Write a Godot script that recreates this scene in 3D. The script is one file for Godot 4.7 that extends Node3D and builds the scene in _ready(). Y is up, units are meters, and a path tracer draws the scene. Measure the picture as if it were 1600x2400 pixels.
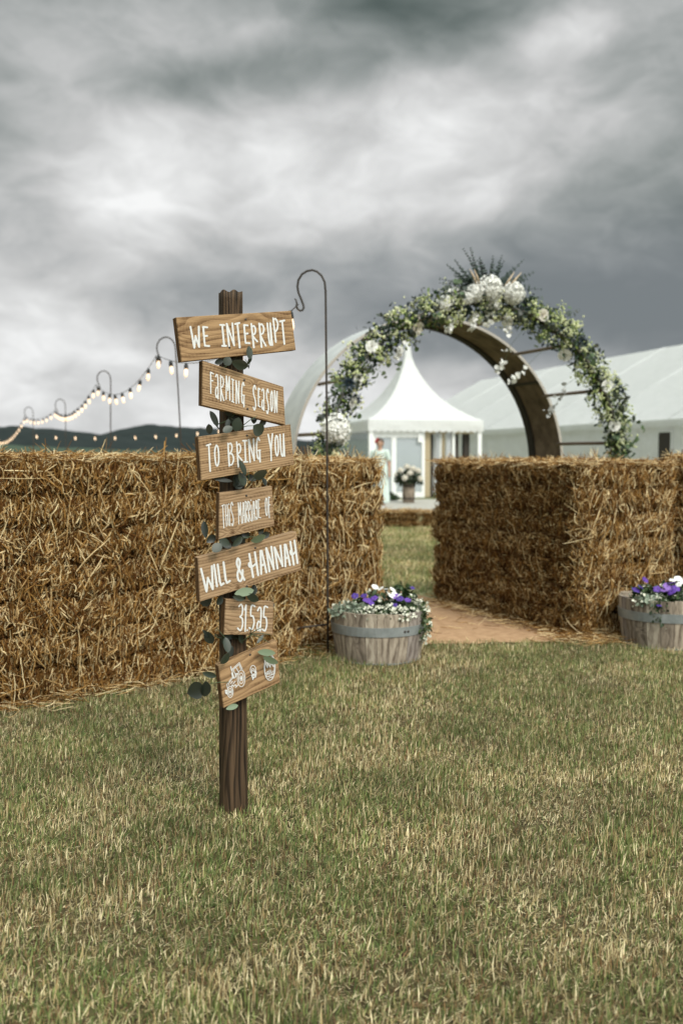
extends Node3D

var taken := {}
var rng := RandomNumberGenerator.new()
var M := {}
var noise_a := FastNoiseLite.new()
var noise_b := FastNoiseLite.new()


# ------------------------------------------------------------------ mesh helper
class MB:
	var st := SurfaceTool.new()
	var tint := Color.WHITE
	var group := 0

	func _init() -> void:
		st.begin(Mesh.PRIMITIVE_TRIANGLES)

	func tri(a: Vector3, b: Vector3, c: Vector3, ua := Vector2.ZERO, ub := Vector2.ZERO, uc := Vector2.ZERO) -> void:
		st.set_smooth_group(group)
		st.set_color(tint); st.set_uv(ua); st.add_vertex(a)
		st.set_color(tint); st.set_uv(ub); st.add_vertex(b)
		st.set_color(tint); st.set_uv(uc); st.add_vertex(c)

	# a, b, c, d clockwise as seen from the front
	func quad(a: Vector3, b: Vector3, c: Vector3, d: Vector3, ua := Vector2(0, 0), ub := Vector2(1, 0), uc := Vector2(1, 1), ud := Vector2(0, 1)) -> void:
		tri(a, b, c, ua, ub, uc)
		tri(a, c, d, ua, uc, ud)

	# rows of points; front on the side from which rows run down and columns run right
	func grid(rows: Array, us := 1.0, vs := 1.0) -> void:
		var n := rows.size() - 1
		for i in n:
			var r: PackedVector3Array = rows[i]
			var s: PackedVector3Array = rows[i + 1]
			var m := r.size() - 1
			for j in m:
				quad(r[j], r[j + 1], s[j + 1], s[j], Vector2(float(j) / m * us, float(i) / n * vs), Vector2(float(j + 1) / m * us, float(i) / n * vs), Vector2(float(j + 1) / m * us, float(i + 1) / n * vs), Vector2(float(j) / m * us, float(i + 1) / n * vs))

	func tube(path: PackedVector3Array, radii: Array, sides := 6, caps := true) -> void:
		var n := path.size()
		var rings := []
		var side := Vector3.ZERO
		for i in n:
			var t := (path[mini(i + 1, n - 1)] - path[maxi(i - 1, 0)]).normalized()
			if i == 0:
				side = t.cross(Vector3.UP if absf(t.y) < 0.9 else Vector3.RIGHT).normalized()
			side = (side - t * side.dot(t)).normalized()
			var other := t.cross(side)
			var r: float = radii[mini(i, radii.size() - 1)]
			var ring := PackedVector3Array()
			for k in sides + 1:
				var a := TAU * k / sides
				ring.append(path[i] + (side * cos(a) + other * sin(a)) * r)
			rings.append(ring)
		group = 0
		for i in n - 1:
			for k in sides:
				quad(rings[i][k], rings[i + 1][k], rings[i + 1][k + 1], rings[i][k + 1], Vector2(float(k) / sides, float(i) / n), Vector2(float(k) / sides, float(i + 1) / n), Vector2(float(k + 1) / sides, float(i + 1) / n), Vector2(float(k + 1) / sides, float(i) / n))
		if caps:
			for k in range(1, sides - 1):
				tri(rings[0][0], rings[0][k], rings[0][k + 1])
				tri(rings[n - 1][0], rings[n - 1][k + 1], rings[n - 1][k])

	# profile of (radius, height) points turned round the y axis
	func lathe(profile: PackedVector2Array, sides := 24) -> void:
		var rows := []
		for p in profile:
			var ring := PackedVector3Array()
			for k in sides + 1:
				var a := TAU * k / sides
				ring.append(Vector3(cos(a) * p.x, p.y, sin(a) * p.x))
			rows.append(ring)
		grid(rows, 1.0, 1.0)

	func box(lo: Vector3, hi: Vector3, t := Transform3D()) -> void:
		var p := []
		for k in 8:
			p.append(t * Vector3(hi.x if k & 1 else lo.x, hi.y if k & 2 else lo.y, hi.z if k & 4 else lo.z))
		var was := group
		group = -1
		quad(p[6], p[7], p[5], p[4])
		quad(p[3], p[2], p[0], p[1])
		quad(p[2], p[6], p[4], p[0])
		quad(p[7], p[3], p[1], p[5])
		quad(p[2], p[3], p[7], p[6])
		quad(p[4], p[5], p[1], p[0])
		group = was

	func done() -> ArrayMesh:
		st.generate_normals()
		st.index()
		return st.commit()


# ------------------------------------------------------------------ naming
func numbered(called: String) -> String:
	var n: int = taken.get(called, -1) + 1
	taken[called] = n
	return called if n == 0 else "%s_%03d" % [called, n]


func tag(o: Node3D, label: String, category: String, group := "", kind := "") -> Node3D:
	if label:
		o.set_meta("label", label)
	if category:
		o.set_meta("category", category)
	if group:
		o.set_meta("group", group)
	if kind:
		o.set_meta("kind", kind)
	return o


func thing(called: String, label: String, category: String, at := Vector3.ZERO, group := "") -> Node3D:
	var o := Node3D.new()
	o.name = numbered(called)
	add_child(o)
	o.position = at
	tag(o, label, category, group)
	return o


func put(called: String, mesh: Mesh, m: Material, parent: Node3D = null) -> MeshInstance3D:
	var o := MeshInstance3D.new()
	o.mesh = mesh
	o.material_override = m
	if parent == null:
		o.name = numbered(called)
		add_child(o)
	else:
		var n := 0
		while parent.has_node(NodePath(called if n == 0 else "%s_%03d" % [called, n])):
			n += 1
			if n > 3 and parent.has_meta("n_" + called):
				n = maxi(n, int(parent.get_meta("n_" + called)))
		if n > 3:
			parent.set_meta("n_" + called, n)
		o.name = called if n == 0 else "%s_%03d" % [called, n]
		parent.add_child(o)
	return o


func scatter(called: String, mesh: Mesh, m: Material, where: Array, tints: PackedColorArray, parent: Node3D = null) -> MultiMeshInstance3D:
	var mm := MultiMesh.new()
	mm.transform_format = MultiMesh.TRANSFORM_3D
	mm.use_colors = true
	mm.mesh = mesh
	mm.instance_count = where.size()
	for i in where.size():
		var t: Transform3D = where[i]
		mm.set_instance_transform(i, t)
		mm.set_instance_color(i, tints[i])
	var o := MultiMeshInstance3D.new()
	o.multimesh = mm
	o.material_override = m
	o.set_meta("kind", "stuff")
	if parent == null:
		o.name = numbered(called)
		add_child(o)
	else:
		var n := 0
		while parent.has_node(NodePath(called if n == 0 else "%s_%03d" % [called, n])):
			n += 1
		o.name = called if n == 0 else "%s_%03d" % [called, n]
		parent.add_child(o)
	return o


# ------------------------------------------------------------------ materials
func flat(r: float, g: float, b: float, rough := 0.8, spec := 0.5) -> StandardMaterial3D:
	var m := StandardMaterial3D.new()
	m.albedo_color = Color(r, g, b).linear_to_srgb()
	m.roughness = rough
	m.metallic_specular = spec
	return m


func tinted(rough := 0.8, spec := 0.4, through := 0.0) -> StandardMaterial3D:
	var m := StandardMaterial3D.new()
	m.vertex_color_use_as_albedo = true
	m.roughness = rough
	m.metallic_specular = spec
	if through > 0.0:
		m.backlight_enabled = true
		m.backlight = Color(through, through, through).linear_to_srgb()
	return m


# wood: grain runs along x; returns [albedo, height]
func wood_maps(w: int, h: int, light: Vector3, dark: Vector3, lines: float, knots: Array, wild: float, sd: int, sawn: float) -> Array:
	var n1 := FastNoiseLite.new()
	n1.seed = sd
	n1.frequency = 1.0
	n1.fractal_octaves = 3
	var n2 := FastNoiseLite.new()
	n2.seed = sd + 5
	n2.frequency = 1.0
	n2.fractal_octaves = 2
	var im := Image.create(w, h, false, Image.FORMAT_RGB8)
	var hi := Image.create(w, h, false, Image.FORMAT_L8)
	for py in h:
		var y := float(py) / h
		for px in w:
			var x := float(px) / w
			var r := y * lines + n1.get_noise_2d(x * 1.3, y * 1.2) * wild
			var kn := 0.0
			for k in knots:
				var dx: float = (x - k.x) * 3.0 / k.z
				var dy: float = (y - k.y) / k.z
				var d2 := dx * dx + dy * dy
				var e := exp(-d2 * 14.0)
				r += e * signf(dy) * 2.4 * (1.0 - exp(-d2 * 60.0))
				kn = maxf(kn, exp(-d2 * 150.0))
			var f := r - floorf(r)
			var ring := smoothstep(0.25, 0.85, f) * (1.0 - smoothstep(0.9, 1.0, f))
			var fine := n2.get_noise_2d(x * 9.0, y * 130.0)
			var broad := n1.get_noise_2d(x * 3.0 + 40.0, y * 9.0)
			var saw := 0.0
			if sawn > 0.0:
				saw = sawn * maxf(0.0, sin(x * 300.0 + n2.get_noise_2d(x * 4.0, y * 3.0) * 5.0)) * smoothstep(0.0, 0.4, broad)
			var v := clampf(ring * 0.52 + fine * 0.34 + broad * 0.45 + 0.2 + kn * 0.9 + saw * 0.3, 0.0, 1.25)
			var c := light.lerp(dark, v)
			im.set_pixel(px, py, Color(maxf(c.x, 0.004), maxf(c.y, 0.003), maxf(c.z, 0.002)).linear_to_srgb())
			var hh := clampf(0.75 - ring * 0.35 - fine * 0.4 - saw * 0.3 - kn * 0.2, 0.0, 1.0)
			hi.set_pixel(px, py, Color(hh, hh, hh))
	return [ImageTexture.create_from_image(im), ImageTexture.create_from_image(hi)]


func mapped(maps: Array, rough: float, relief: float) -> StandardMaterial3D:
	var m := StandardMaterial3D.new()
	m.albedo_texture = maps[0]
	m.roughness = rough
	m.metallic_specular = 0.3
	if maps.size() > 1 and relief > 0.0:
		m.heightmap_enabled = true
		m.heightmap_texture = maps[1]
		m.heightmap_scale = relief
	return m


# blotchy two-colour map, repeats without a seam
func blotch(size: int, a: Vector3, b: Vector3, freq: float, octaves: int, sd: int, contrast := 1.0) -> Array:
	var n := FastNoiseLite.new()
	n.seed = sd
	n.frequency = freq * 2.2 / size
	n.fractal_octaves = octaves
	n.fractal_gain = 0.58
	var src := n.get_seamless_image(size, size)
	var im := Image.create(size, size, false, Image.FORMAT_RGB8)
	var hi := Image.create(size, size, false, Image.FORMAT_L8)
	for py in size:
		for px in size:
			var v := clampf(0.5 + (src.get_pixel(px, py).r - 0.5) * contrast * 1.25, 0.0, 1.0)
			var c := a.lerp(b, v)
			im.set_pixel(px, py, Color(c.x, c.y, c.z).linear_to_srgb())
			hi.set_pixel(px, py, Color(v, v, v))
	return [ImageTexture.create_from_image(im), ImageTexture.create_from_image(hi)]


func world_mapped(maps: Array, scale: float, rough: float, relief := 0.0) -> StandardMaterial3D:
	var m := mapped(maps, rough, relief)
	m.uv1_triplanar = true
	m.uv1_world_triplanar = true
	m.uv1_scale = Vector3(scale, scale, scale)
	return m


func materials() -> void:
	noise_a.seed = 11
	noise_a.frequency = 1.0
	noise_a.fractal_octaves = 3
	noise_b.seed = 23
	noise_b.frequency = 1.0
	noise_b.fractal_octaves = 2
	M.knotty = mapped(wood_maps(768, 256, Vector3(0.40, 0.250, 0.128), Vector3(0.15, 0.082, 0.038), 11.0, [Vector3(0.62, 0.02, 0.9), Vector3(0.08, 0.4, 0.8), Vector3(0.9, 0.62, 0.5), Vector3(0.93, 0.1, 0.7)], 2.0, 3, 0.5), 0.75, 0.11)
	M.straight = mapped(wood_maps(768, 256, Vector3(0.41, 0.265, 0.145), Vector3(0.165, 0.096, 0.048), 24.0, [Vector3(0.16, 0.98, 0.7), Vector3(0.55, 0.3, 0.25)], 0.7, 9, 1.0), 0.74, 0.12)
	M.straight2 = mapped(wood_maps(768, 256, Vector3(0.39, 0.255, 0.145), Vector3(0.16, 0.094, 0.048), 18.0, [Vector3(0.4, 0.8, 0.5), Vector3(0.85, 0.2, 0.4)], 1.1, 17, 0.6), 0.74, 0.12)
	M.end_grain = mapped(wood_maps(256, 256, Vector3(0.20, 0.105, 0.045), Vector3(0.05, 0.022, 0.009), 9.0, [], 2.2, 21, 0.0), 0.85, 0.1)
	M.post = mapped(wood_maps(1024, 256, Vector3(0.105, 0.066, 0.038), Vector3(0.003, 0.0025, 0.002), 8.0, [Vector3(0.3, 0.4, 0.5), Vector3(0.7, 0.7, 0.4)], 2.6, 31, 0.0), 0.6, 0.22)
	M.stave_a = mapped(wood_maps(384, 128, Vector3(0.43, 0.36, 0.28), Vector3(0.15, 0.115, 0.085), 6.0, [], 0.9, 41, 0.0), 0.85, 0.1)
	M.stave_b = mapped(wood_maps(384, 128, Vector3(0.30, 0.245, 0.19), Vector3(0.085, 0.065, 0.048), 6.0, [Vector3(0.3, 0.5, 0.4)], 0.9, 43, 0.0), 0.85, 0.1)
	M.stave_c = mapped(wood_maps(384, 128, Vector3(0.50, 0.43, 0.34), Vector3(0.21, 0.165, 0.125), 5.0, [], 0.9, 47, 0.0), 0.85, 0.1)
	M.paint = flat(0.64, 0.63, 0.61, 0.6)
	M.dark_paint = flat(0.012, 0.01, 0.008, 0.7)
	M.iron = flat(0.030, 0.021, 0.015, 0.55)
	M.galvanised = world_mapped(blotch(256, Vector3(0.20, 0.215, 0.21), Vector3(0.36, 0.38, 0.375), 2.0, 4, 61), 1.3, 0.5)
	M.galvanised.metallic = 0.35
	M.arch_outside = world_mapped(blotch(256, Vector3(0.40, 0.41, 0.41), Vector3(0.58, 0.59, 0.58), 2.0, 4, 63), 0.8, 0.5)
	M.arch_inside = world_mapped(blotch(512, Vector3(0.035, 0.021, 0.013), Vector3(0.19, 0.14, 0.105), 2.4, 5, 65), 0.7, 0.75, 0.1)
	M.arch_edge = flat(0.40, 0.36, 0.32, 0.6)
	M.arch_seam_shade = flat(0.016, 0.011, 0.008, 0.8)
	M.rod = flat(0.12, 0.078, 0.052, 0.6)
	M.straw = tinted(0.75, 0.3)
	M.straw_core = world_mapped(blotch(512, Vector3(0.012, 0.005, 0.001), Vector3(0.12, 0.055, 0.013), 14.0, 4, 71, 1.3), 1.6, 0.9, 0.4)  # near black core: shade between the stalks is put into its colour
	M.twine = flat(0.22, 0.10, 0.035, 0.8)
	M.grass = tinted(0.62, 0.4, 0.25)
	M.leafy = tinted(0.55, 0.45, 0.2)
	M.petal = tinted(0.6, 0.3, 0.25)
	M.white_petal = flat(0.80, 0.79, 0.75, 0.65, 0.3)
	M.cream_petal = flat(0.76, 0.71, 0.62, 0.65, 0.3)
	M.soil_ground = world_mapped(blotch(512, Vector3(0.028, 0.019, 0.008), Vector3(0.13, 0.105, 0.05), 7.0, 5, 81), 1.1, 0.95, 0.6)
	M.far_field = world_mapped(blotch(256, Vector3(0.115, 0.135, 0.062), Vector3(0.235, 0.235, 0.115), 3.0, 4, 83), 0.07, 0.95)
	M.meadow = world_mapped(blotch(256, Vector3(0.19, 0.20, 0.09), Vector3(0.38, 0.37, 0.20), 5.0, 4, 87), 0.5, 0.95)
	M.sandy = world_mapped(blotch(512, Vector3(0.33, 0.195, 0.105), Vector3(0.47, 0.30, 0.175), 8.0, 5, 85), 0.6, 0.9, 0.3)
	M.matting = world_mapped(blotch(256, Vector3(0.34, 0.32, 0.28), Vector3(0.44, 0.42, 0.38), 4.0, 4, 89), 0.5, 0.9)
	M.blue_green = world_mapped(blotch(256, Vector3(0.009, 0.015, 0.0145), Vector3(0.020, 0.028, 0.026), 3.0, 5, 91), 0.003, 0.95)  # dark blue green tone shared by both far hills
	M.hill_pasture = world_mapped(blotch(256, Vector3(0.035, 0.058, 0.038), Vector3(0.06, 0.085, 0.055), 2.0, 4, 93), 0.004, 0.95)
	M.canvas = world_mapped(blotch(256, Vector3(0.79, 0.79, 0.785), Vector3(0.84, 0.84, 0.835), 3.0, 5, 95), 0.22, 0.5, 3.0)
	M.canvas.backlight_enabled = true
	M.canvas.backlight = Color(0.8, 0.8, 0.8).linear_to_srgb()
	M.frame_white = flat(0.78, 0.78, 0.77, 0.4)
	M.cream_cloth = flat(0.50, 0.42, 0.29, 0.8)
	M.grey_cloth = flat(0.55, 0.56, 0.57, 0.8)
	M.tent_dark = flat(0.030, 0.022, 0.016, 0.7)
	M.pane = StandardMaterial3D.new()
	M.pane.transparency = BaseMaterial3D.TRANSPARENCY_ALPHA
	M.pane.albedo_color = Color(0.75, 0.78, 0.8, 0.45)
	M.pane.roughness = 0.05
	M.black_plastic = flat(0.012, 0.012, 0.012, 0.5)
	M.bulb = flat(0.9, 0.75, 0.6, 0.3)
	M.bulb.emission_enabled = true
	M.bulb.emission = Color(1.0, 0.80, 0.62)
	M.bulb.emission_energy_multiplier = 0.85
	M.soil = flat(0.030, 0.020, 0.013, 0.95)
	M.wrap = flat(0.012, 0.045, 0.024, 0.5)


# ------------------------------------------------------------------ sky
# brightness of the cloud layer over the view, by bearing (columns) and height (rows)
func cloud_rows() -> Array:
	return [
		[146, 160, 156, 132, 118, 158, 146],
		[172, 180, 180, 140, 130, 196, 168],
		[178, 170, 138, 170, 194, 180, 166],
		[178, 210, 203, 206, 212, 190, 158],
		[172, 214, 220, 214, 208, 184, 154],
		[190, 226, 214, 208, 198, 158, 134],
		[178, 188, 186, 178, 158, 142, 132],
		[202, 182, 164, 158, 128, 104, 96],
		[216, 212, 198, 176, 144, 128, 130],
		[220, 216, 214, 216, 204, 200, 196],
		[206, 212, 214, 214, 212, 208, 204],
	]


func cubic_at(a: float, b: float, c: float, d: float, t: float) -> float:
	return b + 0.5 * t * (c - a + t * (2.0 * a - 5.0 * b + 4.0 * c - d + t * (3.0 * (b - c) + d - a)))


func cloud_at(rows: Array, gx: float, gy: float) -> float:
	gx = clampf(gx, 0.0, 5.999)
	gy = clampf(gy, 0.0, 9.999)
	var i := int(gy)
	var j := int(gx)
	var v := []
	for k in range(-1, 3):
		var r: Array = rows[clampi(i + k, 0, 10)]
		v.append(cubic_at(r[maxi(j - 1, 0)], r[j], r[mini(j + 1, 6)], r[mini(j + 2, 6)], gx - j))
	return cubic_at(v[0], v[1], v[2], v[3], gy - i) / 255.0


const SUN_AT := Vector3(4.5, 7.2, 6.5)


var sky_rows := []
var big := FastNoiseLite.new()
var puff := FastNoiseLite.new()
var warp := FastNoiseLite.new()


func sky_light(az: float, el: float) -> Color:
	if el <= -0.02:
		return Color(0.13, 0.135, 0.095)
	var ce := cos(el)
	var se := sin(el)
	var d := Vector3(sin(az) * ce, se, -cos(az) * ce)
	# clouds lie on a layer overhead: they flatten towards the horizon
	var q := Vector3(d.x, d.y * 2.1, d.z) * 2.2
	var wx := warp.get_noise_3d(q.x * 2.4, q.y * 2.4, q.z * 2.4)
	var wy := warp.get_noise_3d(q.x * 2.4 + 9.0, q.y * 2.4, q.z * 2.4 + 5.0)
	var n := big.get_noise_3d(q.x * 2.3 + wx * 0.9, q.y * 2.3 + wy * 0.9, q.z * 2.3)
	var inside := 0.0
	if absf(az) < 0.52 and el < 0.62:
		inside = (1.0 - smoothstep(0.36, 0.52, absf(az))) * (1.0 - smoothstep(0.44, 0.6, el))
	var s := 0.555 + big.get_noise_3d(q.x * 0.8 + 3.0, q.y * 0.8 + wx * 0.25, q.z * 0.8) * 0.16 + n * 0.10
	if inside > 0.0:
		var gx := (tan(az) * 2400.0 + 800.0) / 265.0 + wx * 0.42
		var gy := (1065.0 - 2400.0 * tan(maxf(el, 0.0))) / 102.0 + wy * 0.42
		var r := Vector3(d.x, d.y * 1.35, d.z) * 2.2
		var billow := puff.get_noise_3d(r.x * 3.4 + wy * 0.3, r.y * 4.6 + wx * 0.3, r.z * 3.4 + 12.0)
		var fine := absf(puff.get_noise_3d(r.x * 5.0 + wy * 0.3, r.y * 7.0 + wx * 0.3, r.z * 5.0)) - 0.2
		s = lerpf(s, (cloud_at(sky_rows, gx, gy) - 0.7) * 1.12 + 0.715 + n * 0.03 + billow * 0.15 + fine * 0.06, inside)
		# the dark bank thins out softly towards the horizon
		var least := 0.492 - 0.2 * smoothstep(0.17, 0.27, el)
		s = least + 0.06 * log(1.0 + exp((s - least) / 0.06)) if s - least < 0.4 else s
	s = clampf(s, 0.3, 0.97)
	var t := clampf((s - 0.36) / 0.42, 0.0, 1.0)
	var low := 1.0 - smoothstep(0.16, 0.28, el)
	var c := Color(s - 0.034 * (1.0 - t) - 0.002, s + 0.008 * (1.0 - t) * (1.0 - low) + 0.002, s + 0.022 * (1.0 - t) * low + 0.001).srgb_to_linear()
	# overcast sky is brighter overhead; out of view it is raised to add light
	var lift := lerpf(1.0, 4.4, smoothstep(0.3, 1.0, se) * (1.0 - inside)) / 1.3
	# glow round the veiled sun, added out of view to light the scene
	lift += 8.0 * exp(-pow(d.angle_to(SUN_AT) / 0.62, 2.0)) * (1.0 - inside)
	return Color(c.r * lift, c.g * lift, c.b * lift)


func sky_picture() -> ImageTexture:
	big.seed = 4
	big.frequency = 1.0
	big.fractal_octaves = 5
	big.fractal_gain = 0.45
	puff.seed = 14
	puff.frequency = 1.0
	puff.fractal_octaves = 6
	puff.fractal_gain = 0.56
	warp.seed = 8
	warp.frequency = 1.0
	warp.fractal_octaves = 3
	sky_rows = cloud_rows()
	# coarse all round, then fine where the clouds have their detail
	var w := 1024
	var h := 512
	var im := Image.create(w, h, false, Image.FORMAT_RGBF)
	for py in h:
		for px in w:
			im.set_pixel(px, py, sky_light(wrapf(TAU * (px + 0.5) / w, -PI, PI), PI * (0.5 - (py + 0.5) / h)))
	w = 4096
	h = 2048
	im.resize(w, h, Image.INTERPOLATE_BILINEAR)
	for py in range(int((0.5 - 0.64 / PI) * h), int((0.5 + 0.03 / PI) * h)):
		var el := PI * (0.5 - (py + 0.5) / h)
		for k in range(-350, 350):
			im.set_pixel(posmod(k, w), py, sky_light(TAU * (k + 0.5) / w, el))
	return ImageTexture.create_from_image(im)


func view() -> void:
	var cam := Camera3D.new()
	cam.name = "camera"
	add_child(cam)
	cam.position = Vector3(0, 1.3, 0)
	cam.rotation.x = -atan(135.0 / 2400.0)
	var lens := CameraAttributesPhysical.new()
	lens.frustum_focal_length = 24.0
	lens.frustum_focus_distance = 3.72
	lens.exposure_aperture = 1.8
	lens.frustum_near = 0.05
	lens.frustum_far = 9000.0
	cam.attributes = lens
	cam.fov = 53.13
	cam.near = 0.05
	cam.far = 9000.0
	cam.current = true

	var env := Environment.new()
	env.background_mode = Environment.BG_SKY
	var sky := Sky.new()
	var mat := PanoramaSkyMaterial.new()
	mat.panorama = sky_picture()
	sky.sky_material = mat
	env.sky = sky
	env.tonemap_mode = Environment.TONE_MAPPER_LINEAR
	env.tonemap_exposure = 1.3
	env.sdfgi_enabled = true
	env.ssao_enabled = true
	env.ssil_enabled = true
	var around := WorldEnvironment.new()
	around.name = "world_environment"
	around.environment = env
	add_child(around)

	var sun := DirectionalLight3D.new()
	sun.name = "sun"
	add_child(sun)
	sun.light_energy = 0.5
	sun.light_angular_distance = 18.0
	sun.light_color = Color(1.0, 0.96, 0.9)
	sun.shadow_enabled = true
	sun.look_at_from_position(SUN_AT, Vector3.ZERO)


# ------------------------------------------------------------------ setting
func sheet(called: String, pts: PackedVector2Array, y: float, m: Material) -> MeshInstance3D:
	var b := MB.new()
	var t := Geometry2D.triangulate_polygon(pts)
	for i in range(0, t.size(), 3):
		var a := pts[t[i]]
		var c := pts[t[i + 1]]
		var d := pts[t[i + 2]]
		if (c - a).cross(d - a) < 0.0:
			var s := c
			c = d
			d = s
		b.tri(Vector3(a.x, y, a.y), Vector3(c.x, y, c.y), Vector3(d.x, y, d.y), a, c, d)
	var o := put(called, b.done(), m)
	o.set_meta("kind", "structure")
	return o


# a long hill: its crest heights over evenly spaced places from x0 to x1
func hill(called: String, label: String, heights: Array, x0: float, x1: float, z: float, depth: float, m: Material, rough: float) -> void:
	var rows := []
	for i in 15:
		var s := float(i) / 14.0
		var r := PackedVector3Array()
		for j in 81:
			var f := float(j) / 80.0
			var g := f * (heights.size() - 1)
			var k := mini(int(g), heights.size() - 2)
			var hh := cubic_at(heights[maxi(k - 1, 0)], heights[k], heights[k + 1], heights[mini(k + 2, heights.size() - 1)], g - k)
			var prof := sin(PI * s)
			hh = hh * pow(prof, 0.8) + noise_a.get_noise_2d(f * 26.0 + z, s * 7.0) * rough * prof
			r.append(Vector3(lerpf(x0, x1, f), maxf(hh, 0.0) - 0.6 * (1.0 - prof), z - depth + depth * s * 2.0))
		rows.append(r)
	var b := MB.new()
	b.grid(rows)
	var o := put(called, b.done(), m)
	tag(o, label, "hill", "", "structure")


func setting() -> void:
	var b := MB.new()
	var ring := [0.0, 14.0, 45.0, 160.0, 700.0, 4200.0]
	for i in ring.size() - 1:
		for k in 48:
			var a0 := TAU * k / 48.0
			var a1 := TAU * (k + 1) / 48.0
			var p := Vector3(cos(a0), 0, sin(a0))
			var q := Vector3(cos(a1), 0, sin(a1))
			if i == 0:
				b.tri(Vector3.ZERO, p * ring[1], q * ring[1])
			else:
				b.quad(p * ring[i], p * ring[i + 1], q * ring[i + 1], q * ring[i])
	var g := put("ground", b.done(), M.far_field)
	g.set_meta("kind", "structure")
	sheet("meadow_ground", PackedVector2Array([Vector2(-14, -23.2), Vector2(16, -23.2), Vector2(16, -8.2), Vector2(-14, -8.2)]), 0.004, M.meadow)
	sheet("lawn_soil", PackedVector2Array([Vector2(-7, -8.2), Vector2(7.5, -8.2), Vector2(7.5, 2), Vector2(-7, 2)]), 0.004, M.soil_ground)
	# sandy path through the gap between the bales
	var path := PackedVector2Array()
	for i in 15:
		var f := i / 14.0
		path.append(Vector2(lerpf(0.30, 1.78, f), lerpf(-6.86, -7.05, f) + noise_a.get_noise_1d(f * 9.0) * 0.09))
	for i in 11:
		var f := i / 10.0
		path.append(Vector2(lerpf(1.62, 0.62, f) + noise_a.get_noise_1d(f * 7.0 + 40.0) * 0.05, lerpf(-7.4, -9.55, f)))
	for i in 11:
		var f := i / 10.0
		path.append(Vector2(lerpf(0.30, 0.22, f), lerpf(-9.85, -7.2, f)))
	sheet("path", path, 0.012, M.sandy)
	sheet("pavement", PackedVector2Array([Vector2(-3.5, -29.4), Vector2(5.5, -29.4), Vector2(4.8, -23.4), Vector2(-3.0, -23.4)]), 0.012, M.matting)
	hill("hill", "long dark heather hill on the left horizon behind the festoon lights", [6, 18, 27, 33, 38, 41, 26, 2], -1150.0, -180.0, -1500.0, 260.0, M.blue_green, 3.0)
	hill("hill", "flat topped dark hill on the horizon behind the signpost", [4, 16, 33, 53, 50, 45, 34, 26, 23, 22, 22, 20, 16, 10, 3], -560.0, 420.0, -1850.0, 380.0, M.blue_green, 4.0)
	hill("hill", "low paler green pasture slope below the dark left hill", [9, 13, 15, 14, 11, 7, 4, 3], -700.0, -50.0, -900.0, 140.0, M.hill_pasture, 1.2)


# ------------------------------------------------------------------ straw bales
var straw_meshes := []
var footprints := []


func straws() -> void:
	for v in 4:
		var b := MB.new()
		var path := PackedVector3Array()
		var radii := []
		var bend: float = [0.0, 0.035, -0.03, 0.08][v]
		for i in 5:
			var f := i / 4.0
			path.append(Vector3(sin(f * PI) * bend, f, sin(f * 5.0 + v) * 0.008 * v))
			radii.append([0.008, 0.010, 0.0095, 0.010, 0.006][i])
		# flattened stalk about 1 unit long, 0.02 wide
		b.tube(path, radii, 4, false)
		straw_meshes.append(b.done())


func straw_tint(brown: float) -> Color:
	var v := pow(rng.randf(), 1.45)
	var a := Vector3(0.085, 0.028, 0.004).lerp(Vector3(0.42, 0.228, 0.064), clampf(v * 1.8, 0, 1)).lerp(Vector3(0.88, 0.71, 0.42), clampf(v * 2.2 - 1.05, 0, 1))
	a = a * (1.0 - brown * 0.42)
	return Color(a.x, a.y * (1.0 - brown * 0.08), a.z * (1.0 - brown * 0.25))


func stalk(at: Vector3, dir: Vector3, length: float, width: float) -> Transform3D:
	var s := dir.cross(Vector3(0.31, 0.77, 0.55)).normalized()
	var f := s.cross(dir)
	var spin := rng.randf() * TAU
	var s2 := s * cos(spin) + f * sin(spin)
	var f2 := dir.cross(s2)
	return Transform3D(Basis(s2 * width * 50.0, dir * length, f2 * width * 50.0), at - dir * length * 0.5)


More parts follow.
